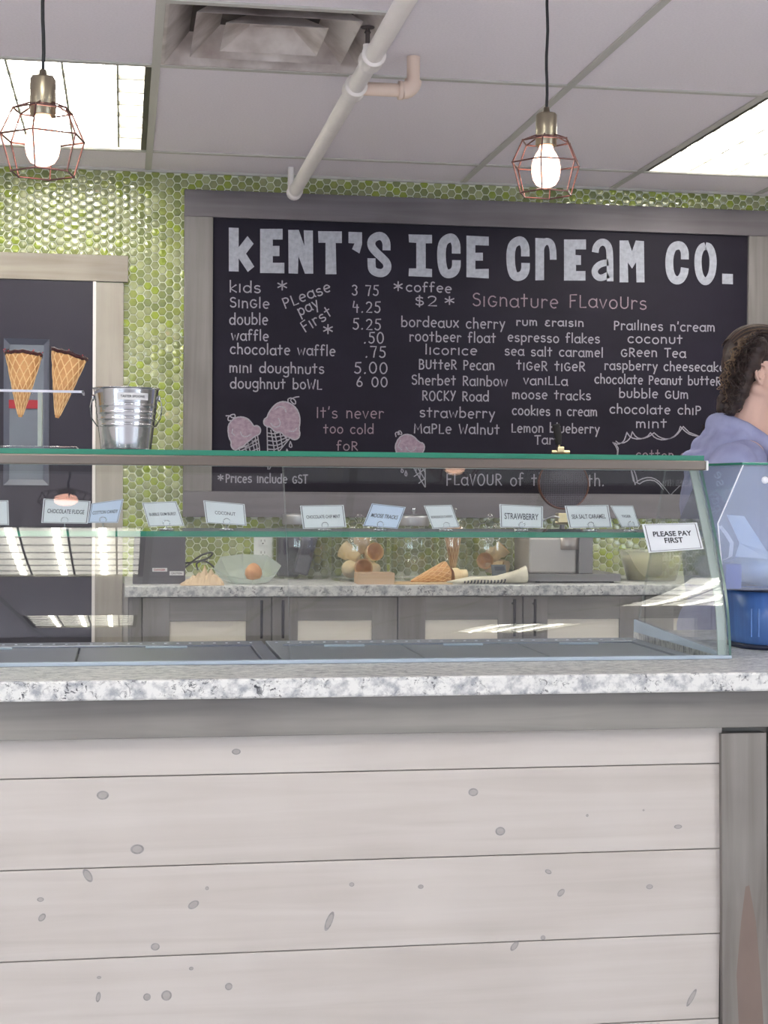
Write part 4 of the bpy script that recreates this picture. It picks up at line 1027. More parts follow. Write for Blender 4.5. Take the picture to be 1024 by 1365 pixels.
# ================================================================ ON TOP OF THE CASE
TZ = 1.4302
def waffle_cone(tip, top, r, label, turns=9, tilt=0, dip=True, name='waffle_cone', cat='waffle cone', group=None, n=28, flare=0):
    """rolled cone from tip to top centre with raised criss-cross ribs and a ragged dipped rim"""
    tip, top = Vector(tip), Vector(top); ax = top-tip; L = ax.length; ax.normalize()
    q = Vector((0, 0, 1)).rotation_difference(ax)
    root = thing(name, tip, label, cat, group)
    def P(h, a, rad): return tip+q @ Vector((rad*math.cos(a), rad*math.sin(a), h))
    def rad(h): t = h/L; return r*(.10+.90*t**.92)
    m = 14; rings = [[P(0, 0, 0)]*n]
    def top_h(a): return L*(1-.05*(.5+.5*math.sin(a*1+tilt))-.006*math.sin(5*a))
    rg = []
    for i in range(m+1):
        rg.append([P(top_h(2*PI*k/n)*i/m, 2*PI*k/n, rad(top_h(2*PI*k/n)*i/m)*(1+.03*math.sin(2*PI*k/n+.5))) for k in range(n)])
    inner = [[P(top_h(2*PI*k/n)*i/m+.0005, 2*PI*k/n, max(rad(top_h(2*PI*k/n)*i/m)-.0028, .0004)) for k in range(n)] for i in range(m, 0, -1)]
    MB().ring(rg+inner, 0, True, True, True).build('cone_shell', 'waffle', root)
    b = MB(); NR = 11
    for sgn in (1, -1):
        for k in range(NR):
            pts = []
            for i in range(15):
                h = L*.04+(L*.93)*i/14; a = 2*PI*k/NR+sgn*2.2*(1-h/L)**1.0*1.1; pts.append(P(h, a, rad(h)*(1+.03*math.sin(a+.5))+.0002))
            b.tube(pts, [max(.0016*r/.04*(.4+.6*i/14), .0007) for i in range(15)], 5, caps=False)
    o = b.build('waffle_ribs', 'waffle_rib', root); o['kind'] = 'stuff'
    if dip:
        b = MB(); rs = []
        for i in range(9):
            ph = 2*PI*i/8; rs.append([P(top_h(2*PI*k/n)-.001+.0045*math.sin(ph)+.0012*math.sin(3.7*k), 2*PI*k/n, rad(L)*.985-.001+.0036*math.cos(ph)) for k in range(n)])
        b.ring(rs, 0, True, False, False)
        b.build('chocolate_rim', 'chocolate', root)
        b = MB()
        for k in range(26):
            a = random.uniform(0, 2*PI); p = P(top_h(a)+random.uniform(-.003, .006), a, rad(L)+random.uniform(-.002, .003)); b.ball(p, .0016, u=6, v=4, mi=random.randrange(2))
        o = b.build('sprinkles', ['sprinkle_red', 'chocolate'], root); o['kind'] = 'stuff'
    return root
CYs = 3.60
st = thing('cone_stand', (at(53, 600, CYs).x, CYs, TZ), 'clear acrylic cone stand on top of the glass case, holding dipped waffle cones', 'cone stand')
xa, xb = at(-60, 560, CYs).x, at(112, 560, CYs).x; zsh = at(50, 523, CYs).z
cA = at(31.5, 470, CYs); cAt = at(27, 556, CYs); cB = at(93, 470, CYs); cBt = at(76, 557, CYs); cC = at(-38, 470, CYs); cCt = at(-34, 556, CYs)
def holeX(t, b_, z): return b_.x+(t.x-b_.x)*(z-b_.z)/(t.z-b_.z)
bm = MB(); 
holes = [holeX(cA, cAt, zsh), holeX(cB, cBt, zsh), holeX(cC, cCt, zsh)]
# shelf with real holes: outer strip quads around three round holes
def holed(x0, x1, y0, y1, z0, z1, hs, r):
    mb = MB(); hs = sorted(hs); cuts = [x0]+[(a+b)/2 for a, b in zip(hs, hs[1:])]+[x1]
    for h, (a, b) in zip(hs, zip(cuts, cuts[1:])):
        N = 24; yc = (y0+y1)/2; cir = []; out = []
        for k in range(N):
            t = 2*PI*(k+.5)/N; c_, s_ = math.cos(t), math.sin(t); cir.append((h+r*c_, yc+r*s_))
            sx = ((b-h) if c_ > 0 else (h-a))/max(abs(c_), 1e-6); sy = (y1-yc)/max(abs(s_), 1e-6); d = min(sx, sy); out.append((h+d*c_, yc+d*s_))
        vs = [(p[0], p[1], z) for z in (z0, z1) for lst in (cir, out) for p in lst]; fs = []
        for k in range(N):
            j = (k+1) % N; fs += [(k, j, N+j, N+k), (2*N+k, 2*N+j, 3*N+j, 3*N+k), (k, j, 2*N+j, 2*N+k), (N+k, N+j, 3*N+j, 3*N+k)]
        mb.add(vs, fs)
    return mb
holed(xa, xb, CYs-.05, CYs+.05, zsh-.0025, zsh+.0025, holes, .0245).build('shelf_plate', 'acrylic', st)
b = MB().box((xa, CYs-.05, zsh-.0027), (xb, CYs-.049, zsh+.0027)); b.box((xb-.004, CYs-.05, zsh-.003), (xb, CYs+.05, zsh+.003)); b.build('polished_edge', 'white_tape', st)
MB().box((xa, CYs-.055, TZ+.0005), (at(104, 560, CYs).x, CYs+.055, TZ+.006), bev=.001).build('base_plate', 'acrylic', st)
pxs = at(53.5, 560, CYs).x
MB().box((pxs-.0045, CYs-.02, TZ+.0062), (pxs+.0045, CYs+.02, zsh-.0026), bev=.0008).build('post', 'frosted', st)
pxs2 = at(-55, 560, CYs).x
MB().box((pxs2-.0045, CYs-.02, TZ+.0062), (pxs2+.0045, CYs+.02, zsh-.0026), bev=.0008).build('post', 'frosted', st)
waffle_cone(cAt, cA, .0405, 'waffle cone with chocolate sprinkle rim, upright in the stand, left of its post')
waffle_cone(cBt, cB, .0405, 'leaning waffle cone with chocolate rim, nearer the steel bucket', tilt=1.5)
waffle_cone(cCt, cC, .0395, 'waffle cone cut off by the left edge of the photograph, in the acrylic stand', tilt=.5)

# taster spoon bucket
by_ = 3.60; tl, tr = at(124.5, 517, by_), at(212, 519, by_); bl, br = at(136, 600, by_), at(203, 600, by_)
bc = (tl.x+tr.x)/2; rt = (tr.x-tl.x)/2; rb_ = (br.x-bl.x)/2; ht = tl.z-TZ
bk = thing('steel_bucket', (bc, by_, TZ), 'shiny steel bucket labelled TASTER SPOONS on top of the glass case', 'bucket')
def br_(t): return rb_+(rt-rb_)*t
prof = [(0, TZ+.003), (rb_-.002, TZ+.003), (rb_, TZ+.0005), (br_(.03), TZ+ht*.03)]
for t in [i/60 for i in range(3, 59)]:
    bump = sum(.0014*math.exp(-((t-c_)/.012)**2) for c_ in (.40, .50, .60, .71)); prof.append((br_(t)+bump, TZ+ht*t))
prof += [(rt, TZ+ht*.985), (rt+.0022, TZ+ht*.99), (rt+.0022, TZ+ht), (rt-.001, TZ+ht), (rt-.0022, TZ+ht*.985), (rb_-.003, TZ+.005), (0, TZ+.005)]
MB().lathe(prof, (bc, by_, 0), 56).build('pail', 'steel', bk)
for s in (-1, 1):
    b = MB(); ex_ = bc+s*(br_(.85)+.003); b.ball((ex_, by_-.004, TZ+ht*.84), .0048, u=10, v=8, sc=(.7, 1, 1.6)); b.build('handle_ear', 'steel', bk)
b = MB(); pts = []
for i in range(25):
    a = PI*i/24; pts.append((bc-(rt+.004)*math.cos(a), by_-.012-.045*math.sin(a)*0-.006*math.sin(a), TZ+ht*.84-.052*math.sin(a)))
# the bail hangs down in front of and around the pail
pts = [(bc-(br_(.85)+.0065)*math.cos(PI*i/24)*1.0, by_-(br_(.45)+.010)*math.sin(PI*i/24), TZ+ht*.84-.034*math.sin(PI*i/24)**.6) for i in range(25)]
pts = [p for p in pts]
b.tube(pts[:7], .0013, 6); b.tube(pts[-7:], .0013, 6)
b = MB()
for s in (-1, 1):
    b2 = [(bc+s*(br_(.85)+.005), by_, TZ+ht*.84), (bc+s*(br_(.85)+.0095), by_+.004, TZ+ht*.70), (bc+s*(br_(.7)+.009), by_+.016, TZ+ht*.52), (bc+s*(br_(.5)+.001), by_+.032, TZ+ht*.40), (bc+s*(br_(.4)*.62), by_+br_(.4)+.004, TZ+ht*.34), (bc, by_+br_(.35)+.006, TZ+ht*.32)]
    b.tube(b2, .0014, 6)
b.build('wire_handle', 'steel', bk)
lb0, lb1 = at(156, 523, by_-rt), at(197.5, 533, by_-rt)
def onpail(x, z, off):
    t = (z-TZ)/ht; R_ = br_(t)+off; dx = max(-.95, min(.95, (x-bc)/R_)); return Vector((x, by_-R_*math.sqrt(1-dx*dx), z))
xs = [lb0.x+(lb1.x-lb0.x)*i/10 for i in range(11)]
b = MB(); b.add([onpail(x, lb0.z, .0015) for x in xs]+[onpail(x, lb1.z, .0015) for x in xs], [(i, i+1, 12+i, 11+i) for i in range(10)], sm=False); lo_ = b.build('label_strip', 'label_tape', bk, recalc=False)
vs, fs = textmesh('TASTER SPOONS', (lb1.x-lb0.x)*.78, .02)
b = MB(); b.add([onpail((lb0.x+lb1.x)/2+p.x, (lb0.z+lb1.z)/2+p.y, .0019) for p in vs], fs); b.build('label_lettering', 'ink', lo_, recalc=False)

# ================================================================ ON THE BACK COUNTER
z0 = BZ+.0003
def bx_(u, Y): return at(u, 775, Y).x
# grey box
Y = 5.62; g0, g1 = bx_(177, Y), bx_(247, Y); gt = at(210, 709, Y).z
gb = thing('grey_machine', ((g0+g1)/2, Y+.09, z0), 'dark grey metal machine box with two white stickers, left end of the back counter', 'machine')
ins = .006
b = MB(); b.ring([[(g0, Y, z0), (g1, Y, z0), (g1, Y+.18, z0), (g0, Y+.18, z0)], [(g0+ins, Y+.004, gt), (g1, Y+.004, gt), (g1, Y+.18, gt), (g0+ins, Y+.18, gt)]], 0, False); b.build('housing', 'grey_enamel', gb)
MB().box((g0+.01, Y+.02, gt+.0003), (g1-.01, Y+.17, gt+.006), bev=.002).build('lid', 'iron_grey_dark', gb)
for (a, c_, d, e) in [(203, 757, 223, 762), (226, 761.5, 245, 767)]:
    p, q = at(a, c_, Y), at(d, e, Y); k = MB().box((p.x, Y-.0004, q.z), (q.x, Y+.001, p.z)).build('sticker', 'label_tape', gb)
    b = MB(); put_text(b, 'DANGER' if a == 203 else 'CAUTION', ((p.x+q.x)/2, Y-.0006, (p.z+q.z)/2), (1, 0, 0), (0, 0, 1), (q.x-p.x)*.75, .02); b.build('sticker_print', 'red_strip' if a == 203 else 'card_ink', k, recalc=False)
# power cable
Yc = 5.74
def P_(u, v, Y): p = at(u, v, Y); p.z = max(p.z, z0+.0035); return p
pts = [P_(u, v, Yc) for u, v in [(246, 757), (254, 751), (262, 744), (272, 738), (282, 736), (284, 739), (276, 745), (266, 748), (261, 752), (264, 760)]]
def smooth(pts, k=2):
    for _ in range(k):
        n = [pts[0]]
        for a, b in zip(pts, pts[1:]): n += [a*.75+b*.25, a*.25+b*.75]
        pts = n+[pts[-1]]
    return pts
pts2 = [P_(u, v, Yc+.01) for u, v in [(246, 751), (256, 750), (270, 747), (280, 751), (288, 759), (296, 770), (306, 774)]]
b = MB().tube(smooth([Vector((p.x, p.y+.004*math.sin(i*1.3), p.z)) for i, p in enumerate(pts)]), .0034, 8); b.tube(smooth([Vector((p.x, p.y+.012, p.z)) for p in pts2]), .0034, 8)
cb = b.build('power_cable', 'cable_black'); tag(cb, 'looped black power cable beside the grey machine box', 'cable')
# crumpled paper bag
Yp = 5.508
mb = MB(); nx, ny = 14, 6
a0, a1 = bx_(241, Yp), bx_(299, Yp)
top = [0, .008, .014, .02, .026, .03, .034, .044, .052, .046, .042, .036, .028, .018, .008]
for j in range(ny+1):
    for i in range(nx+1):
        s = math.sin(PI*min(1, (j)/ny)) ; h = top[i]*(s**.5)*(1+.45*math.sin(i*2.1+j*1.7)*math.cos(i*.9-j)); mb.v.append(Vector((a0+(a1-a0)*i/nx, Yp+.10*j/ny, z0+.0008+max(h, 0))))
for j in range(ny):
    for i in range(nx):
        k = j*(nx+1)+i; mb.face((k, k+1, k+nx+2), 0); mb.face((k, k+nx+2, k+nx+1), 0)
pb = mb.build('paper_bag', 'paper_bag', recalc=False); tag(pb, 'crumpled brown paper lying beside the black cable', 'paper')
so = pb.modifiers.new('t', 'SOLIDIFY'); so.thickness = .0008; so.offset = 1
# frosted bowl of waxed paper with a tan pastry
Yb = 5.555; k_ = Yb/F
def hexbowl():
    c = at(333, 777, Yb); mb = MB()
    bot = []; topr = []
    outl = [(288.5, 754), (297, 746), (331, 735), (360, 747), (379, 760)]
    N = 8; cx_ = at(333, 770, Yb).x
    rb2, rt2 = .058, .122
    hts = [.055, .062, .085, .095, .1, .085, .055, .04]
    for k in range(N):
        a = 2*PI*(k+.5)/N-PI/2-.3
        bot.append(Vector((cx_+rb2*math.cos(a), Yb+.10+rb2*math.sin(a), z0+.001)))
    hs = []
    for k in range(N):
        a = 2*PI*(k+.5)/N-PI/2-.3; s = math.sin(a)
        h = .016+.088*(s+1)/2+.006*math.sin(3*k)
        topr.append(Vector((cx_+rt2*math.cos(a), Yb+.10+rt2*.75*math.sin(a), z0+h)))
    mid = [bot[k]*.45+topr[k]*.55+Vector((0, 0, -.010)) for k in range(N)]
    mb.ring([bot, mid, topr], 0, False, True, False)
    return mb, cx_
mb, cxb = hexbowl(); bw = mb.build('paper_bowl', 'frosted', recalc=False); tag(bw, 'translucent waxed-paper bowl with pointed corners on the back counter, a tan pastry inside', 'bowl')
so = bw.modifiers.new('t', 'SOLIDIFY'); so.thickness = .0015; so.offset = 1
pc = at(338, 760, Yb+.065)
b = MB().lathe([(0, .0), (.016, .001), (.025, .012), (.031, .026), (.029, .042), (.020, .056), (.009, .064), (0, .066)], (pc.x, Yb+.065, z0+.008), 20)
ps_ = b.build('pastry', 'pastry'); tag(ps_, 'tan egg-shaped pastry sitting in the waxed-paper bowl', 'pastry')

# glass jars
def jar(u0, u1, vt, Y, label, lid, lidr=.62, lidh=(0, .02), knob=True, nm='glass_jar', rim=True):
    x0, x1 = bx_(u0, Y), bx_(u1, Y); r = (x1-x0)/2; cx = (x0+x1)/2; yy = Y+r; zt = at((u0+u1)/2, vt, yy).z
    t = thing(nm, (cx, yy, z0), label, 'jar')
    rn = r*lidr
    pr = [(0, z0+.001), (r-.006, z0+.001), (r, z0+.007), (r, zt-.028), (r-.004, zt-.016), (rn+.004, zt-.004), (rn, zt)]
    inn = [(rn-.003, zt), (rn+.001, zt-.006), (r-.008, zt-.018), (r-.0035, zt-.029), (r-.0035, z0+.010), (r-.008, z0+.006), (0, z0+.006)]
    MB().lathe(pr+inn, (cx, yy, 0), 40).build('jar_body', 'jar_glass', t)
    if lid == 'steel':
        L = MB().lathe([(0, zt+.0005), (rn+.004, zt+.0005), (rn+.005, zt+.003), (rn+.005, zt+.032), (rn+.003, zt+.038), (rn*.5, zt+.043), (0, zt+.044)], (cx, yy, 0), 36).build('lid', 'steel_satin', t)
        MB().lathe([(.004, zt+.043), (.004, zt+.052), (.0085, zt+.056), (.0085, zt+.066), (0, zt+.068)], (cx, yy, 0), 18).build('lid_knob', 'steel', L)
    else:
        L = MB().lathe([(0, zt+.0005), (rn+.003, zt+.0005), (rn+.006, zt+.004), (rn*.8, zt+.016), (rn*.3, zt+.024), (0, zt+.025)], (cx, yy, 0), 36).build('lid', 'jar_glass', t)
        MB().lathe([(.007, zt+.024), (.007, zt+.030), (.017, zt+.038), (.019, zt+.047), (.013, zt+.057), (0, zt+.060)], (cx, yy, 0), 20).build('lid_knob', 'jar_glass', L)
    return cx, yy, r, zt
J1 = jar(366, 446, 699, 5.845, 'big glass jar with a steel lid holding dark navy packets', 'steel')
# dark packets inside
for k, (dx, w2, h, tl_, lb) in enumerate([(-.040, .085, .18, .0, 'upright dark navy packet in the steel-lidded jar, left side'), (.035, .055, .17, .26, 'leaning dark grey packet in the steel-lidded jar, right side')]):
    b = MB().box((-w2/2, -.03, 0), (w2/2, .03, h*.93), bev=.008)
    o = b.build('packet', 'navy_plastic' if k == 0 else 'navy_light', origin=(0, 0, 0)); o.location = (J1[0]+dx-(.045 if k else .01), J1[1]+(.032 if k == 0 else -.04), z0+.0065+(.0 if k == 0 else .001)); o.rotation_euler = (0, tl_, 0)
    if k: o.location.z += .010
    tag(o, lb, 'packet')
J2 = jar(446, 522, 705, 5.70, 'glass jar with a round glass knob lid, holding five cake cones', 'glass')
J3 = jar(525, 588, 701, 5.72, 'empty glass jar with a steel lid, behind the lying waffle cone', 'steel')
J4 = jar(589, 627, 697, 5.70, 'slim glass jar holding one tall waffle cone', 'glass', lidr=.8)
J5 = jar(628, 691, 704, 5.74, 'glass jar with a glass knob lid, holding cake cones behind the towel', 'glass')
def cake_cone(p, axis, label, s=1.0, grp=None):
    """flat-bottomed wafer cup: tapered stem and wider cup"""
    ax = Vector(axis).normalized(); t = thing('cake_cone', p, label, 'cake cone', grp)
    pr = [(0, -.030), (.0175, -.030), (.0205, -.004), (.0225, .001), (.0290, .008), (.0310, .034), (.0325, .036), (.0285, .0362), (.0240, .004), (.0, -.006)]
    MB().lathe([(a*s, h*s) for a, h in pr[:7]], p, 24, ax=ax).build('wafer_shell', 'cake_cone', t)
    MB().lathe([(a*s, h*s) for a, h in pr[6:]], p, 24, ax=ax).build('cup_inside', 'cake_inner', t)
    return t
def inj(J, u, v, dy):
    p = at(u, v, J[1]+dy); d = Vector((p.x-J[0], p.y-J[1], 0)); m_ = J[2]-(.058 if J[2] > .09 else .046)     # keep every cone inside its jar
    if d.length > m_: d *= m_/d.length
    return Vector((J[0]+d.x, J[1]+d.y, max(p.z, z0+.045)))
for (u, v, dy, ax, lb) in [(457, 766, -.034, (.25, .9, -.1), 'cake cone lying at the lower left of the pile in the knob-lidded jar'), (467, 738, .008, (-.75, .5, .45), 'pale cake cone at the left of the middle row, over the lower left one'),
                           (498, 737, .01, (.25, -.95, .25), 'cake cone showing its open cup, upper right of the pile'), (485, 759, -.048, (-.1, -1, .12), 'cake cone showing its open cup, front and centre above the crate'),
                           (510, 759, -.015, (-.45, .85, .0), 'cake cone at the lower right of the pile above the crate'), (483, 724, .012, (-.1, -.4, 1), 'cake cone on top of the pile below the green shelf edge')]:
    cake_cone(inj(J2, 482+(u-482)*.92, 747+(v-747)*.92, dy-.005), ax, lb, 1.06)
for (u, v, dy, ax, lb) in [(637, 748, -.045, (-.25, -1, .05), 'cake cone showing its round open cup behind the striped towel'), (657, 768, -.05, (.8, -.3, -.1), 'cake cone lying flat just behind the towel, left of the small timer'),
                           (662, 738, -.02, (.7, -.2, .75), 'cake cone leaning up to the right in the right-hand jar'), (671, 754, -.005, (.8, .2, -.3), 'cake cone at the right edge of the right-hand jar'), (650, 745, .02, (.3, .5, .3), 'cake cone at the back of the right-hand jar')]:
    cake_cone(inj(J5, 660+(u-656)*.95, v, dy), ax, lb, .98)
tp = Vector((J4[0], J4[1], z0+.02)); waffle_cone(tp, (J4[0]-.002, J4[1], J4[3]-.014), .036, 'tall plain waffle cone standing in the slim glass jar', dip=False)
a_ = at(548, 771, 5.62); b_2 = at(597, 756, 5.64); a_.z = z0+.006; b_2.z = z0+.042
waffle_cone(a_, b_2, .040, 'plain waffle cone lying on a thin board with its tip to the left', dip=False)
a_ = at(606, 773, 5.69); cake_cone(Vector((at(613, 768, 5.66).x, 5.66, z0+.029)), (-1, -.2, -.12), 'cake cone lying on the counter between the waffle cones and the towel', .9)
# thin serving board and wooden crate
b = MB().box((bx_(526, 5.545), 5.545, z0), (bx_(604, 5.545), 5.67, z0+.004), bev=.001); o = b.build('serving_board', 'board_wood'); tag(o, 'thin pale wooden serving board under the lying waffle cone', 'board')
w0, w1 = bx_(477, 5.56), bx_(527, 5.56)-.002; wz = at(500, 764, 5.56).z
cr = thing('wooden_crate', ((w0+w1)/2, 5.60, z0), 'low wooden crate in front of the cake cone jar', 'crate')
for (q, nm) in [((w0, 5.56, z0, w1, 5.566, wz), 'side_board'), ((w0, 5.644, z0, w1, 5.65, wz), 'side_board'), ((w0, 5.5665, z0, w0+.006, 5.6435, wz), 'end_board'), ((w1-.006, 5.5665, z0, w1, 5.6435, wz), 'end_board'), ((w0+.0065, 5.5665, z0, w1-.0065, 5.6435, z0+.004), 'bottom_board')]:
    MB().box(q[:3], q[3:], bev=.0008).build(nm, 'crate_wood', cr)
# rolled striped towel
Yt = 5.55; n = 22; rs = []; rs2 = []
cent = []
for i in range(n+1):
    t = i/n; u = 598+(703-598)*t; x = bx_(u, Yt); r = .004+.009*min(1, t*3) + (.018*max(0, (t-.62)/.38)**1.1)
    ring = []
    for k in range(18):
        a = 2*PI*k/18; fl_ = 1+.10*math.sin(3*a+i*.7); zz = r*math.sin(a)*fl_
        ring.append(Vector((x, Yt+.03+r*1.5*math.cos(a)*fl_, z0+.0016+max(0, r*.98*1.0+zz))))
    rs.append(ring)
tw = MB(); tw.ring(rs, 0, True, True, False)
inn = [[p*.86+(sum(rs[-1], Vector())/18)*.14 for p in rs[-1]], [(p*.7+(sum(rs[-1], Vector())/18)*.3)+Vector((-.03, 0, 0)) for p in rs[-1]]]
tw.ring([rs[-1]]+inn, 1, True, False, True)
to = tw.build('striped_towel', ['towel', 'towel_in'], recalc=True); tag(to, 'rolled cream towel with dark stripes at the edge of the back counter', 'towel')
b = MB()
for s in range(13):
    u = 621+s*4.4; t = (u-598)/105.; i = t*n; i0_ = int(i); f = i-i0_
    x = bx_(u, Yt)
    ringa = [rs[i0_][k]*(1-f)+rs[min(n, i0_+1)][k]*f for k in range(18)]; c_ = sum(ringa, Vector())/18
    sl_ = [ringa[k] for k in range(9, 16)]
    lo1 = [p+(p-c_).normalized()*.0006+Vector((-.0026, 0, 0)) for p in sl_]; lo2 = [p+(p-c_).normalized()*.0006+Vector((.0026, 0, 0)) for p in sl_]
    b.add(lo1+lo2, [(q, q+1, 8+q, 7+q) for q in range(6)])
o = b.build('woven_stripes', 'towel_stripe', to, recalc=False); o['kind'] = 'stuff'
# small digital timer
ty = 5.66; p = at(656, 753, ty); q = at(676, 766, ty)
tm = thing('timer', ((p.x+q.x)/2, ty, z0), 'small grey digital timer standing behind the striped towel', 'timer')
b = MB(); b.prism([(p.x, ty+.008, p.z), (q.x-.004, ty+.008, p.z), (q.x, ty-.006, z0+.001), (p.x+.006, ty-.006, z0+.001)], (0, .012, 0)); b.build('case', 'calc_grey', tm)
pv = Vector((0, -.0008, 0)); ca = Vector((p.x+.012, ty+.005-.0035, p.z-.006)); 
b = MB(); b.add([(p.x+.010, ty+.0053, p.z-.006), (q.x-.010, ty+.0053, p.z-.006), (q.x-.008, ty+.0015, p.z-.021), (p.x+.012, ty+.0015, p.z-.021)], [(0, 1, 2, 3)])
b.build('screen', 'calc_screen', tm, recalc=False)

# waffle iron
Yw = 5.60
def X(u, Y=Yw): return at(u, 740, Y).x
def Z(v, Y=Yw): return at(755, v, Y).z
wi = thing('waffle_iron', (X(766), Yw+.16, z0), 'grey cast waffle iron with its round lid raised, on the back counter', 'waffle iron')
b = MB(); zb = z0+.006; zt = Z(765.5)
b.prism([(X(708), Yw+.03, zb), (X(740), Yw, zb), (X(828), Yw, zb), (X(828), Yw+.30, zb), (X(706), Yw+.30, zb)], (0, 0, zt-zb)); b.build('base_plate', 'iron_grey_dark', wi)
for (u, d) in [(722, .05), (818, .02), (722, .26), (818, .26)]: MB().lathe([(0, z0), (.009, z0), (.008, z0+.0058), (0, z0+.0058)], (X(u), Yw+d, 0), 14).build('rubber_foot', 'rubber', wi)
MB().box((X(709), Yw+.04, zt+.0005), (X(773.5), Yw+.27, Z(717)), bev=.008).build('body', 'iron_grey', wi)
MB().box((X(774.2), Yw+.02, zt+.0005), (X(793), Yw+.27, Z(716)), bev=.003).build('control_column', 'iron_grey_dark', wi)
zc0, zc1 = Z(733), Z(700)
MB().lathe([(0, zc0), (.052, zc0), (.053, zc0+.002), (.053, zc0+.045), (.050, zc0+.048), (0, zc0+.048)], (X(757, Yw+.08), Yw+.075, 0), 36).build('pivot_drum', 'steel_brushed', wi)
MB().lathe([(0, zc0+.0485), (.10, zc0+.0485), (.104, zc0+.052), (.104, zc0+.066), (.100, zc0+.070), (0, zc0+.070)], (X(753, Yw+.14), Yw+.145, 0), 44).build('lower_grid', 'griddle', wi)
dc = at(751, 645, Yw+.22); rr0 = 36*(Yw+.22)/F
tilt = math.radians(8); nax = Vector((0, -math.cos(tilt), -math.sin(tilt)*-1)); nax.normalize()
lid = MB().lathe([(0, -.012), (rr0*.97, -.012), (rr0, -.006), (rr0, .010), (rr0*.955, .013), (rr0*.95, .007), (0, .007)], dc, 48, ax=nax)
L = lid.build('lid', 'griddle_rim', wi)
b = MB(); q = Vector((0, 0, 1)).rotation_difference(nax); e1 = q @ Vector((1, 0, 0)); e2 = q @ Vector((0, 1, 0)); R_ = rr0*.94
b.lathe([(0, .0072), (R_, .0072), (R_, .0078), (0, .0078)], dc, 40, ax=nax); b.build('griddle_face', 'griddle', L); b = MB()
g_ = 13
for i in range(-g_, g_+1):
    o_ = i*R_/g_*.98; h_ = math.sqrt(max(R_*R_-o_*o_, 0))
    if h_ < .006: continue
    for A_, B_ in ((e1, e2), (e2, e1)):
        c0 = dc+A_*o_+nax*.0078; pts = [c0+B_*h_, c0-B_*h_]; b.tube(pts, .0013, 4, sm=False)
o = b.build('grid_lines', 'griddle_line', L); o['kind'] = 'stuff'
b = MB(); b.box((X(743, Yw+.2), Yw+.19, Z(697, Yw+.2)), (X(757, Yw+.2), Yw+.235, Z(684, Yw+.2)), bev=.003); b.tube([(X(740, Yw+.2), Yw+.2, Z(697, Yw+.2)), (X(760, Yw+.2), Yw+.2, Z(697, Yw+.2))], .006, 12); b.build('hinge', 'gold', wi)
b = MB(); b.tube([(X(750, Yw+.2), Yw+.205, Z(699.5, Yw+.2)), (X(750, Yw+.2), Yw+.205, zc0+.0705)], .009, 12); b.build('hinge_post', 'iron_grey_dark', wi)
# handle bracket above the lid
hb_ = at(747, 599, Yw+.215)
b = MB(); b.box(hb_+Vector((-.013, -.012, -.012)), hb_+Vector((.013, .012, .010)), bev=.003)
b.tube([hb_+Vector((-.034, 0, -.010)), hb_+Vector((.036, 0, -.010))], .0075, 10)
b.tube([hb_+Vector((-.004, 0, .010)), hb_+Vector((-.006, 0, .024))], .004, 8); b.build('handle_bracket', 'gold', L)
h2 = at(741, 566, Yw+.205)
MB().tube([hb_+Vector((-.006, -.001, .018)), (hb_+h2)/2+Vector((0, 0, .008)), h2], [.010, .014, .015], 14).build('lid_handle', 'rubber', L)
# braided power lead on the left of the hinge
pts = smooth([P_(u, v, Yw+.17) for u, v in [(724, 694), (731, 690), (740, 688), (746, 690)]])
b = MB().tube([Vector((p.x, p.y, p.z)) for p in pts], .003, 8); b.build('armoured_lead', 'steel_satin', wi)

# clear plastic tub with pale cream
Yd = 5.64; l0, l1, m0, m1 = at(842, 735, Yd), at(930, 735, Yd), at(852, 774, Yd), at(915, 774, Yd)
cxd = (m0.x+m1.x)/2; r0_, r1_ = (m1.x-m0.x)/2, (l1.x-l0.x)/2; zt = l0.z
tb = thing('plastic_tub', (cxd, Yd+r1_, z0), 'clear plastic tub of pale cream behind the end glass of the case', 'tub')
MB().lathe([(0, z0+.0005), (r0_, z0+.0005), (r1_*.97, zt-.008), (r1_, zt-.004), (r1_, zt), (r1_*.95, zt), (r0_-.003, z0+.004), (0, z0+.004)], (cxd, Yd+r1_, 0), 40).build('tub_wall', 'clear_tub', tb)
zf = z0+(zt-z0)*.8
b = MB().lathe([(0, z0+.0045), (r0_-.0045, z0+.0045), (r0_+(r1_*.95-r0_)*.8-.005, zf), (0, zf+.004)], (cxd, Yd+r1_, 0), 40); b.build('cream', 'vanilla', tb)

# ================================================================ BLUE TUB AND CLEAR DISPLAY BOX AT THE RIGHT
SZ1 = SZ+.0004
tx, tyy = at(975, 830, 3.60).x+.165, 3.62
bt = thing('blue_tub', (tx, tyy, SZ1), 'glossy blue oval tub with a black rim on the counter right of the case', 'tub')
zt = at(1000, 787, 3.47).z; 
def oval(rx, ry, z, n=44): return [Vector((tx+rx*math.copysign(abs(math.cos(2*PI*k/n))**.8, math.cos(2*PI*k/n)), tyy+ry*math.copysign(abs(math.sin(2*PI*k/n))**.8, math.sin(2*PI*k/n)), z)) for k in range(n)]
MB().ring([oval(.152, .130, SZ1+.012), oval(.158, .136, SZ1+.03), oval(.163, .141, zt-.008), oval(.158, .136, zt-.008), oval(.150, .129, SZ1+.03), oval(.146, .125, SZ1+.016)], 0, True, True, True).build('tub_wall', 'blue_tub', bt)
MB().ring([oval(.166, .144, zt-.0075), oval(.167, .145, zt-.001), oval(.164, .142, zt+.001), oval(.154, .132, zt+.001), oval(.154, .132, zt-.0075)], 0, True, False, False).build('rim', 'tub_trim', bt)
MB().ring([oval(.155, .133, SZ1), oval(.158, .136, SZ1+.004), oval(.158, .136, SZ1+.0115), oval(.150, .128, SZ1+.0115)], 0, True, True, True).build('foot_ring', 'tub_trim', bt)
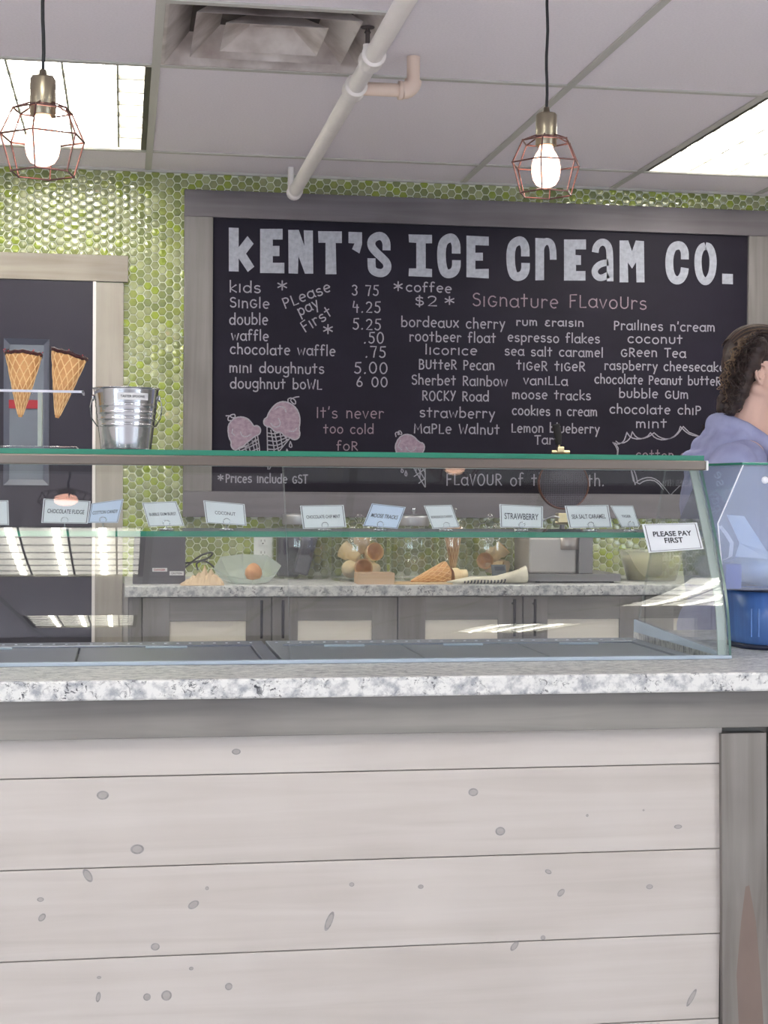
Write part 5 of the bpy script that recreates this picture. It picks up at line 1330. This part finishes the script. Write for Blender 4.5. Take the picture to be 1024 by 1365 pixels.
b = MB()
for u in (1003, 1013):
    p = at(u, 812, 3.474); b.box((p.x-.0016, tyy-.1425, p.z-.065), (p.x+.0016, tyy-.138, p.z), bev=.0004)
o = b.build('moulded_ribs', 'blue_tub', bt); o['kind'] = 'stuff'
# clear display box
zb1 = zt+.0015
Yx = 3.46
def DX(u, Y=Yx): return at(u, 700, Y).x
def DZ(v, Y=Yx): return at(1000, v, Y).z
xl = [(966, 786.5), (962, 747), (957, 698), (990, 620)]
cxm = tx
outl = [Vector((DX(u), 0, max(DZ(v), zb1))) for u, v in xl]; outl[0].z = zb1
right = [Vector((2*cxm-p.x, 0, p.z)) for p in outl[::-1]]
sec = outl+right; n = len(sec); D = .26
dbx = thing('display_box', (cxm, Yx+D/2, zb1), 'clear acrylic display box with sloping sides standing on the blue tub', 'display box')
for k in range(n):
    a, b2 = sec[k], sec[(k+1) % n]
    if k == n-1: continue
    t_ = (b2-a).normalized(); nn = Vector((t_.z, 0, -t_.x))*.002; sh = t_*.0003
    if k == 3: continue
    MB().prism([a+Vector((0, Yx+.0025, 0))+sh, b2+Vector((0, Yx+.0025, 0))-sh, b2+Vector((0, Yx+.0025, 0))+nn-sh, a+Vector((0, Yx+.0025, 0))+nn+sh], (0, D-.005, 0)).build('side_panel', 'dome_acrylic', dbx)
MB().prism([p+Vector((0, Yx, 0)) for p in sec], (0, .002, 0)).build('front_panel', 'dome_acrylic', dbx)
MB().prism([p+Vector((0, Yx+D-.002, 0)) for p in sec], (0, .002, 0)).build('back_panel', 'dome_acrylic', dbx)
a, b2 = sec[3], sec[4]
MB().box((a.x-.004, Yx-.003, a.z+.0004), (b2.x+.004, Yx+D+.003, a.z+.0062), bev=.001).build('glass_lid', 'glass_edge', dbx)
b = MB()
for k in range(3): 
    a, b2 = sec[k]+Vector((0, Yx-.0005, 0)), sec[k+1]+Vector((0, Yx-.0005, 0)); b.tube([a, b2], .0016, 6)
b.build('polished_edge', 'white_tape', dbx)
dtp = at(1020, 640, Yx-.0005); dts = MB().lathe([(0, 0), (.0085, 0), (.0085, .0012), (0, .0012)], (dtp.x, Yx-.0003, dtp.z), 20, ax=(0, -1, 0)); dts.build('round_sticker', 'white_tape', dbx)
# blue bag inside; the glint on its edge is shaped as a white strip
def blob(c, r, sc3, label, m='blue_wrap', nm='wrapped_sweet', s=1.0, cat='sweets bag'):
    bm = bmesh.new(); bmesh.ops.create_icosphere(bm, subdivisions=3, radius=1)
    for v in bm.verts:
        q = v.co.copy(); f = 1+.16*noise.noise(q*2.1+Vector(c)*7)+.07*noise.noise(q*5+Vector(c)*3); v.co = Vector((q.x*sc3[0], q.y*sc3[1], q.z*sc3[2]))*r*f+Vector(c)
    mb = MB(); mb.addbm(bm, 0, True); bm.free(); o = mb.build(nm, m); tag(o, label, cat); return o
ci = at(1010, 765, Yx+.11); zf = zb1+.0025
o = blob((ci.x+.03, Yx+.12, zf+.040), .1, (1.0, .8, .42), 'blue wrapped sweets bag bulging at the bottom of the clear display box')
p0 = at(1000, 720, Yx+.12)
# pale-blue sheet added inside; its colour imitates sky reflected in the box
b = MB(); q0, q1, q2, q3 = at(962, 686, Yx+.03), at(992, 688, Yx+.04), at(1022, 734, Yx+.05), at(975, 742, Yx+.03)
def leaf(P, t=.0012): return P
b.add([q0+Vector((.012, 0, 0)), q1, q2, at(1024, 745, Yx+.06), at(980, 742, Yx+.04), at(986, 724, Yx+.045)], [(0, 1, 5), (1, 2, 5), (2, 3, 5), (3, 4, 5)])
sh = b.build('blue_sheet', 'blue_wrap', recalc=False); tag(sh, 'folded pale blue plastic sheet leaning inside the clear display box', 'plastic sheet')
so = sh.modifiers.new('t', 'SOLIDIFY'); so.thickness = .001
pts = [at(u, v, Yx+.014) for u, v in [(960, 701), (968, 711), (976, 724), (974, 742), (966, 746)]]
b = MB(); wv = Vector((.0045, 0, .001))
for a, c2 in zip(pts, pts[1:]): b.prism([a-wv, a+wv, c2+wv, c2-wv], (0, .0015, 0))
o = b.build('white_strip', 'white_tape'); tag(o, 'bent bright white plastic strip inside the left side of the display box', 'strip')  # painted glint: light catching the bag edge, built as a strip
p, q = at(967, 752, Yx+.012), at(988, 786, Yx+.012)
b = MB().box((p.x, Yx+.008, zf), (q.x, Yx+.05, p.z), bev=.002); o = b.build('small_box', 'blue_box'); tag(o, 'small violet-blue box at the lower left inside the display box', 'box')

# ================================================================ PERSON BEHIND THE COUNTER
E_ = at(1012, 499, 4.2); PC = 4.275    # right ear; body mid plane
def V(dx, dy, z): return Vector((E_.x+dx, PC+dy, z))
def cap(mb, a, b, ra, rb, mi=0):
    mb.tube([a, b], [ra, rb], 20, mi); mb.ball(a, ra, mi, 20, 12); mb.ball(b, rb, mi, 20, 12)
def chain(mb, pts):
    for (a, ra), (b, rb) in zip(pts, pts[1:]): cap(mb, Vector(a), Vector(b), ra, rb)
def remesh(o, vox, it=2, noise_=0, nscale=.1):
    r = o.modifiers.new('r', 'REMESH'); r.mode = 'VOXEL'; r.voxel_size = vox; r.use_smooth_shade = True
    if noise_:
        tx_ = bpy.data.textures.new('folds', 'CLOUDS'); tx_.noise_scale = nscale; tx_.noise_depth = 2
        d = o.modifiers.new('d', 'DISPLACE'); d.texture = tx_; d.strength = noise_; d.mid_level = .5
    s = o.modifiers.new('s', 'SMOOTH'); s.factor = .5; s.iterations = it
    dg = bpy.context.evaluated_depsgraph_get(); me = bpy.data.meshes.new_from_object(o.evaluated_get(dg)); 
    o.modifiers.clear(); o.data = me
    for p in me.polygons: p.use_smooth = True
    return o
man = thing('person', (E_.x-.05, PC, 0), 'person in a lilac-blue hoodie with curly dark hair tied back, facing right', 'person')
b = MB(); ez = E_.z
# head: skull, face, jaw, nose, brow, cheeks, ears
b.ball(V(.030, 0, ez+.045), .1, u=28, v=18, sc=(.98, .76, .86)); b.ball(V(.060, 0, ez+.0), .07, u=24, v=16, sc=(.80, .86, 1.15)); b.ball(V(.060, 0, ez-.055), .055, u=20, v=12, sc=(.92, .86, .8))
b.ball(V(0.100, 0, ez-.083), .020, sc=(.9, 1.1, .9)); cap(b, V(0.121, 0, ez+.022), V(0.139, 0, ez-.018), .0065, .0095); b.ball(V(0.131, .009, ez-.022), .0075); b.ball(V(0.131, -.009, ez-.022), .0075)
cap(b, V(0.110, -.034, ez+.034), V(0.117, 0, ez+.036), .0085, .0085); cap(b, V(0.110, .034, ez+.034), V(0.117, 0, ez+.036), .0085, .0085)
b.ball(V(0.093, .036, ez-.012), .023); b.ball(V(0.093, -.036, ez-.012), .023)
cap(b, V(0.114, -.018, ez-.048), V(0.114, .018, ez-.048), .008, .008); cap(b, V(0.119, 0, ez-.046), V(0.117, 0, ez-.053), .007, .007)
cap(b, V(.0, -.055, ez-.040), V(.093, -.018, ez-.082), .020, .016); cap(b, V(.0, .055, ez-.040), V(.093, .018, ez-.082), .020, .016)
# neck, trunk, legs and hands: one surface
chain(b, [(V(.012, 0, ez-.03), .062), (V(.004, 0, ez-.10), .060), (V(-.010, 0, ez-.16), .070), (V(-.040, 0, ez-.22), .085)])
cap(b, V(-.05, -.12, 1.44), V(-.05, .12, 1.44), .05, .05); b.ball(V(-.05, 0, 1.30), .13, sc=(.78, 1.15, 1.25)); b.ball(V(-.045, 0, 1.10), .12, sc=(.75, 1.08, 1.2)); b.ball(V(-.05, 0, .95), .14, sc=(.82, 1.1, 1))
SH = {-1: (V(-.115, -.165, 1.410), V(-.10, -.20, 1.13), V(.155, -.165, 1.045)), 1: (V(-.06, .165, 1.415), V(-.02, .20, 1.14), V(.19, .14, 1.06))}
for s in (-1, 1):
    sh_, el, wr = SH[s]; chain(b, [(sh_, .050), (el, .038), (wr, .026)])
    d = (wr-el).normalized(); sd = Vector((0, 1, 0)); up = d.cross(sd)
    pm = wr+d*.048; cap(b, wr+d*.015-sd*.012, pm-sd*.022, .016, .014); cap(b, wr+d*.015+sd*.012, pm+sd*.022, .016, .014); cap(b, wr+d*.015, pm, .017, .015)
    for k, (off, L) in enumerate([(-.030, .062), (-.010, .072), (.010, .068), (.030, .052)]):
        p0 = pm+sd*off+d*.006; p1 = p0+d*L*.45+up*-.004; p2 = p1+(d*.85-Vector((0, 0, 1))*.45).normalized()*L*.32; p3 = p2+(d*.6-Vector((0, 0, 1))*.8).normalized()*L*.25
        chain(b, [(p0, .0085), (p1, .008), (p2, .0072), (p3, .006)])
    t0 = wr+d*.022+sd*(-s)*.020; chain(b, [(t0, .012), (t0+d*.026+sd*(-s)*.022, .010), (t0+d*.052+sd*(-s)*.026-Vector((0, 0, .008)), .008)])
    hp = V(-.05, s*.085, .90); kn = V(-.03, s*.095, .48); an = V(-.055, s*.10, .09)
    chain(b, [(hp, .085), (kn, .055), (V(-.06, s*.098, .34), .055), (an, .036)]); chain(b, [(an, .036), (V(-.03, s*.10, .045), .035), (V(.10, s*.105, .035), .028)])
body = remesh(b.build('body', 'skin', man), .0042, 3)
for s in (-1, 1):
    MB().ball(V(.104, s*.031, ez+.012), .0125, u=16, v=12).build('eye', 'eye_white', man)
    MB().ball(V(.1125, s*.031, ez+.012), .0052, u=12, v=8).build('iris', 'iris', man)
b = MB(); cap(b, V(0.1215, -.016, ez-.047), V(0.1255, 0, ez-.045), .0035, .004); cap(b, V(0.1215, .016, ez-.047), V(0.1255, 0, ez-.045), .0035, .004); cap(b, V(0.1205, -.013, ez-.053), V(0.1235, 0, ez-.055), .0035, .004); cap(b, V(0.1205, .013, ez-.053), V(0.1235, 0, ez-.055), .0035, .004)
remesh(b.build('lips', 'lips', man), .0015, 1)
for s in (-1, 1):
    b = MB(); k = .82; oy = s*.002
    def ev(dx, dy, dz): return V(.002+dx*k, s*(.0755+dy), ez+dz*k)
    hel = [ev(.020, -.004, .010), ev(.021, .002, .024), ev(.010, .007, .034), ev(-.006, .010, .033), ev(-.018, .012, .020), ev(-.020, .012, .004), ev(-.014, .009, -.012), ev(-.004, .005, -.026)]
    hel = smooth(hel, 2)
    for p, q in zip(hel, hel[1:]): cap(b, p, q, .0034, .0034)
    b.ball(ev(.003, .002, -.027), .0072, sc=(1, .6, 1.2)); cap(b, ev(.016, .0, -.004), ev(.012, .001, -.016), .0040, .0034)
    an_ = smooth([ev(.004, .006, .024), ev(-.008, .008, .016), ev(-.010, .008, .0), ev(-.003, .006, -.012), ev(.006, .004, -.016)], 2)
    for p, q in zip(an_, an_[1:]): cap(b, p, q, .0026, .0026)
    b.ball(ev(.0, -.003, .004), .020, sc=(.78, .30, 1.25))
    remesh(b.build('ear', 'skin', man), .0013, 2)
# hoodie
b = MB()
cap(b, V(-.065, -.125, 1.425), V(-.065, .125, 1.425), .066, .066); b.ball(V(-.06, 0, 1.31), .15, u=28, v=18, sc=(.84, 1.18, 1.2)); b.ball(V(-.055, 0, 1.12), .14, u=28, v=18, sc=(.84, 1.16, 1.25)); b.ball(V(-.055, 0, .96), .155, u=28, v=16, sc=(.9, 1.12, .75))
for s in (-1, 1):
    sh_, el, wr = SH[s]; chain(b, [(sh_+Vector((.004, 0, .004)), .070), ((sh_+el)/2, .063), (el, .054), (wr-(wr-el).normalized()*.01, .036)])
    d = (wr-el).normalized(); cap(b, wr-d*.045, wr-d*.008, .036, .035)
hoodie = b.build('hoodie', 'hoodie', man); remesh(hoodie, .007, 3, .010, .09)
# hood: a thick collar roll round the neck and the bunched hood hanging behind
b = MB(); ring_ = []
for i in range(25):
    a = 2*PI*i/24; ca_, sa_ = math.cos(a), math.sin(a)
    ring_.append((V(-.010+.078*ca_, .092*sa_, ez-.180-.045*ca_), .024+.008*max(0, -ca_)))
chain(b, ring_)
cap(b, V(-.085, -.055, ez-.178), V(-.085, .055, ez-.178), .036, .036); cap(b, V(-.110, -.060, ez-.205), V(-.110, .060, ez-.205), .036, .036); cap(b, V(-.150, -.055, ez-.238), V(-.150, .055, ez-.238), .028, .028); cap(b, V(-.196, -.045, ez-.250), V(-.196, .045, ez-.250), .018, .018)
cap(b, V(-.060, -.095, ez-.185), V(-.150, -.080, ez-.245), .030, .022); b.ball(V(-.10, -.075, ez-.21), .045)
hood = b.build('hood', 'hoodie', man); remesh(hood, .005, 3, .008, .06)
b = MB(); c_ = SH[-1][0]+Vector((.0, 0, .0))
pts = [V(-.085+.080*math.sin(t)*1.0, -.165-.052*math.cos(t)*0-.055*math.cos((t))*.9, 1.41+.078*math.cos(t)) for t in [math.radians(x) for x in range(-75, 80, 10)]]
cuff = {}
for s in (-1, 1):
    wr = SH[s][2]; d = (wr-SH[s][1]).normalized(); bb = MB(); bb.tube([wr-d*.022, wr-d*.008, wr+d*.004], [.0375, .0385, .036], 22, caps=False); bb.build('cuff', 'hoodie_seam', man)
# trousers and shoes
b = MB(); b.ball(V(-.05, 0, .93), .15, u=24, v=14, sc=(.84, 1.1, .8))
for s in (-1, 1): chain(b, [(V(-.05, s*.085, .88), .097), (V(-.03, s*.095, .48), .066), (V(-.06, s*.098, .34), .064), (V(-.055, s*.10, .085), .054)])
remesh(b.build('jeans', 'jeans', man), .008, 3)
for s in (-1, 1):
    b = MB(); chain(b, [(V(-.06, s*.10, .052), .048), (V(.02, s*.102, .045), .042), (V(.105, s*.105, .038), .036)]); b.box(V(-.11, s*.10-.042, 0.0005), V(.145, s*.10+.048, .022), bev=.008)
    remesh(b.build('shoe', 'shoe', man), .005, 2)
# hair: cap over the skull, curly tail behind the neck, loose strands
b = MB()
b.ball(V(.024, 0, ez+.058), .1, u=28, v=18, sc=(.98, .80, .86)); b.ball(V(-.008, 0, ez+.035), .088, u=24, v=16, sc=(.78, .88, .95)); cap(b, V(-.02, -.062, ez+.045), V(.05, -.060, ez+.068), .026, .020); cap(b, V(-.02, .062, ez+.045), V(.05, .060, ez+.068), .026, .020)
tail = [(1006, 466), (1000, 484), (991, 504), (986, 520), (980, 535), (974, 547)]
tp_ = [at(u, v, PC-.055) for u, v in tail]
for (p, r) in zip(tp_, (.040, .036, .033, .032, .028, .019)): b.ball(p, r, u=16, v=12, sc=(.86, 1.25, 1)); b.ball(p+Vector((-.004, .05, .006)), r, u=14, v=10)
hair = b.build('hair', 'hair', man); remesh(hair, .0045, 2, .012, .03)
def lock(pts, r, amp, turns, n=26):
    out = []; pts = smooth([Vector(p) for p in pts], 3); N = len(pts)
    for i in range(n+1):
        f = i/n*(N-1); k = min(int(f), N-2); p = pts[k].lerp(pts[k+1], f-k); a = turns*2*PI*i/n
        out.append(p+Vector((math.cos(a)*amp, math.sin(a)*amp, math.cos(a*.7)*amp*.5)))
    return out
for nm, mt, cnt, seed in (('dark_curls', 'hair', 150, 3), ('light_curls', 'hair_light', 40, 5)):
    random.seed(seed); b = MB()
    for k in range(cnt):
        y = random.uniform(-.09, .02)
        edge = [(1010, 442), (996, 452), (985, 466), (978, 482), (972, 501), (970, 518), (967, 536), (965, 551)]
        inn = random.uniform(-5, 20) if mt == 'hair' else random.uniform(-9, 1)
        s0 = random.randrange(0, 5); e0 = min(7, s0+random.randrange(2, 4))
        pts = [at(edge[i][0]+inn*(1 if i > 0 else .4)+random.uniform(-2, 2), edge[i][1], PC+y-.02*(inn > 5)) for i in range(s0, e0+1)]
        for p in pts:
            if p.z < ez-.1: p.y = min(p.y, PC-.02)
        b.tube(lock(pts, 0, random.uniform(.004, .010), random.uniform(2, 4.5)), [.0012]*27, 4, caps=False)
    # strands combed back over the top of the head
    for k in range(cnt//2):
        a0_ = random.uniform(-.07, .07); c0 = V(.024, 0, ez+.058)
        pts = []
        for i in range(8):
            t = math.radians(25+125*i/7); q_ = Vector((.1*math.cos(t)*.99, a0_*math.sin(t)**.5, .089*math.sin(t)*math.sqrt(max(.05, 1-(a0_/.085)**2)))); pts.append(c0+q_*1.03)
        b.tube(lock(pts, 0, .0012, 2, 20), [.0013]*21, 4, caps=False)
    if mt != 'hair':
        b.tube(lock([at(953, 577, PC+.055), at(946, 574, PC+.055), at(938, 573, PC+.055)], 0, .002, 2), [.0014]*27, 4, caps=False)
    else:
        for q in range(7): b.tube(lock([at(953, 578, PC+.06), at(946, 573+q*.6, PC+.06), at(937, 567+q*1.2, PC+.06)], 0, .002, 1.5), [.0013]*27, 4, caps=False)
    o = b.build(nm, mt, man, recalc=False); o['kind'] = 'stuff'
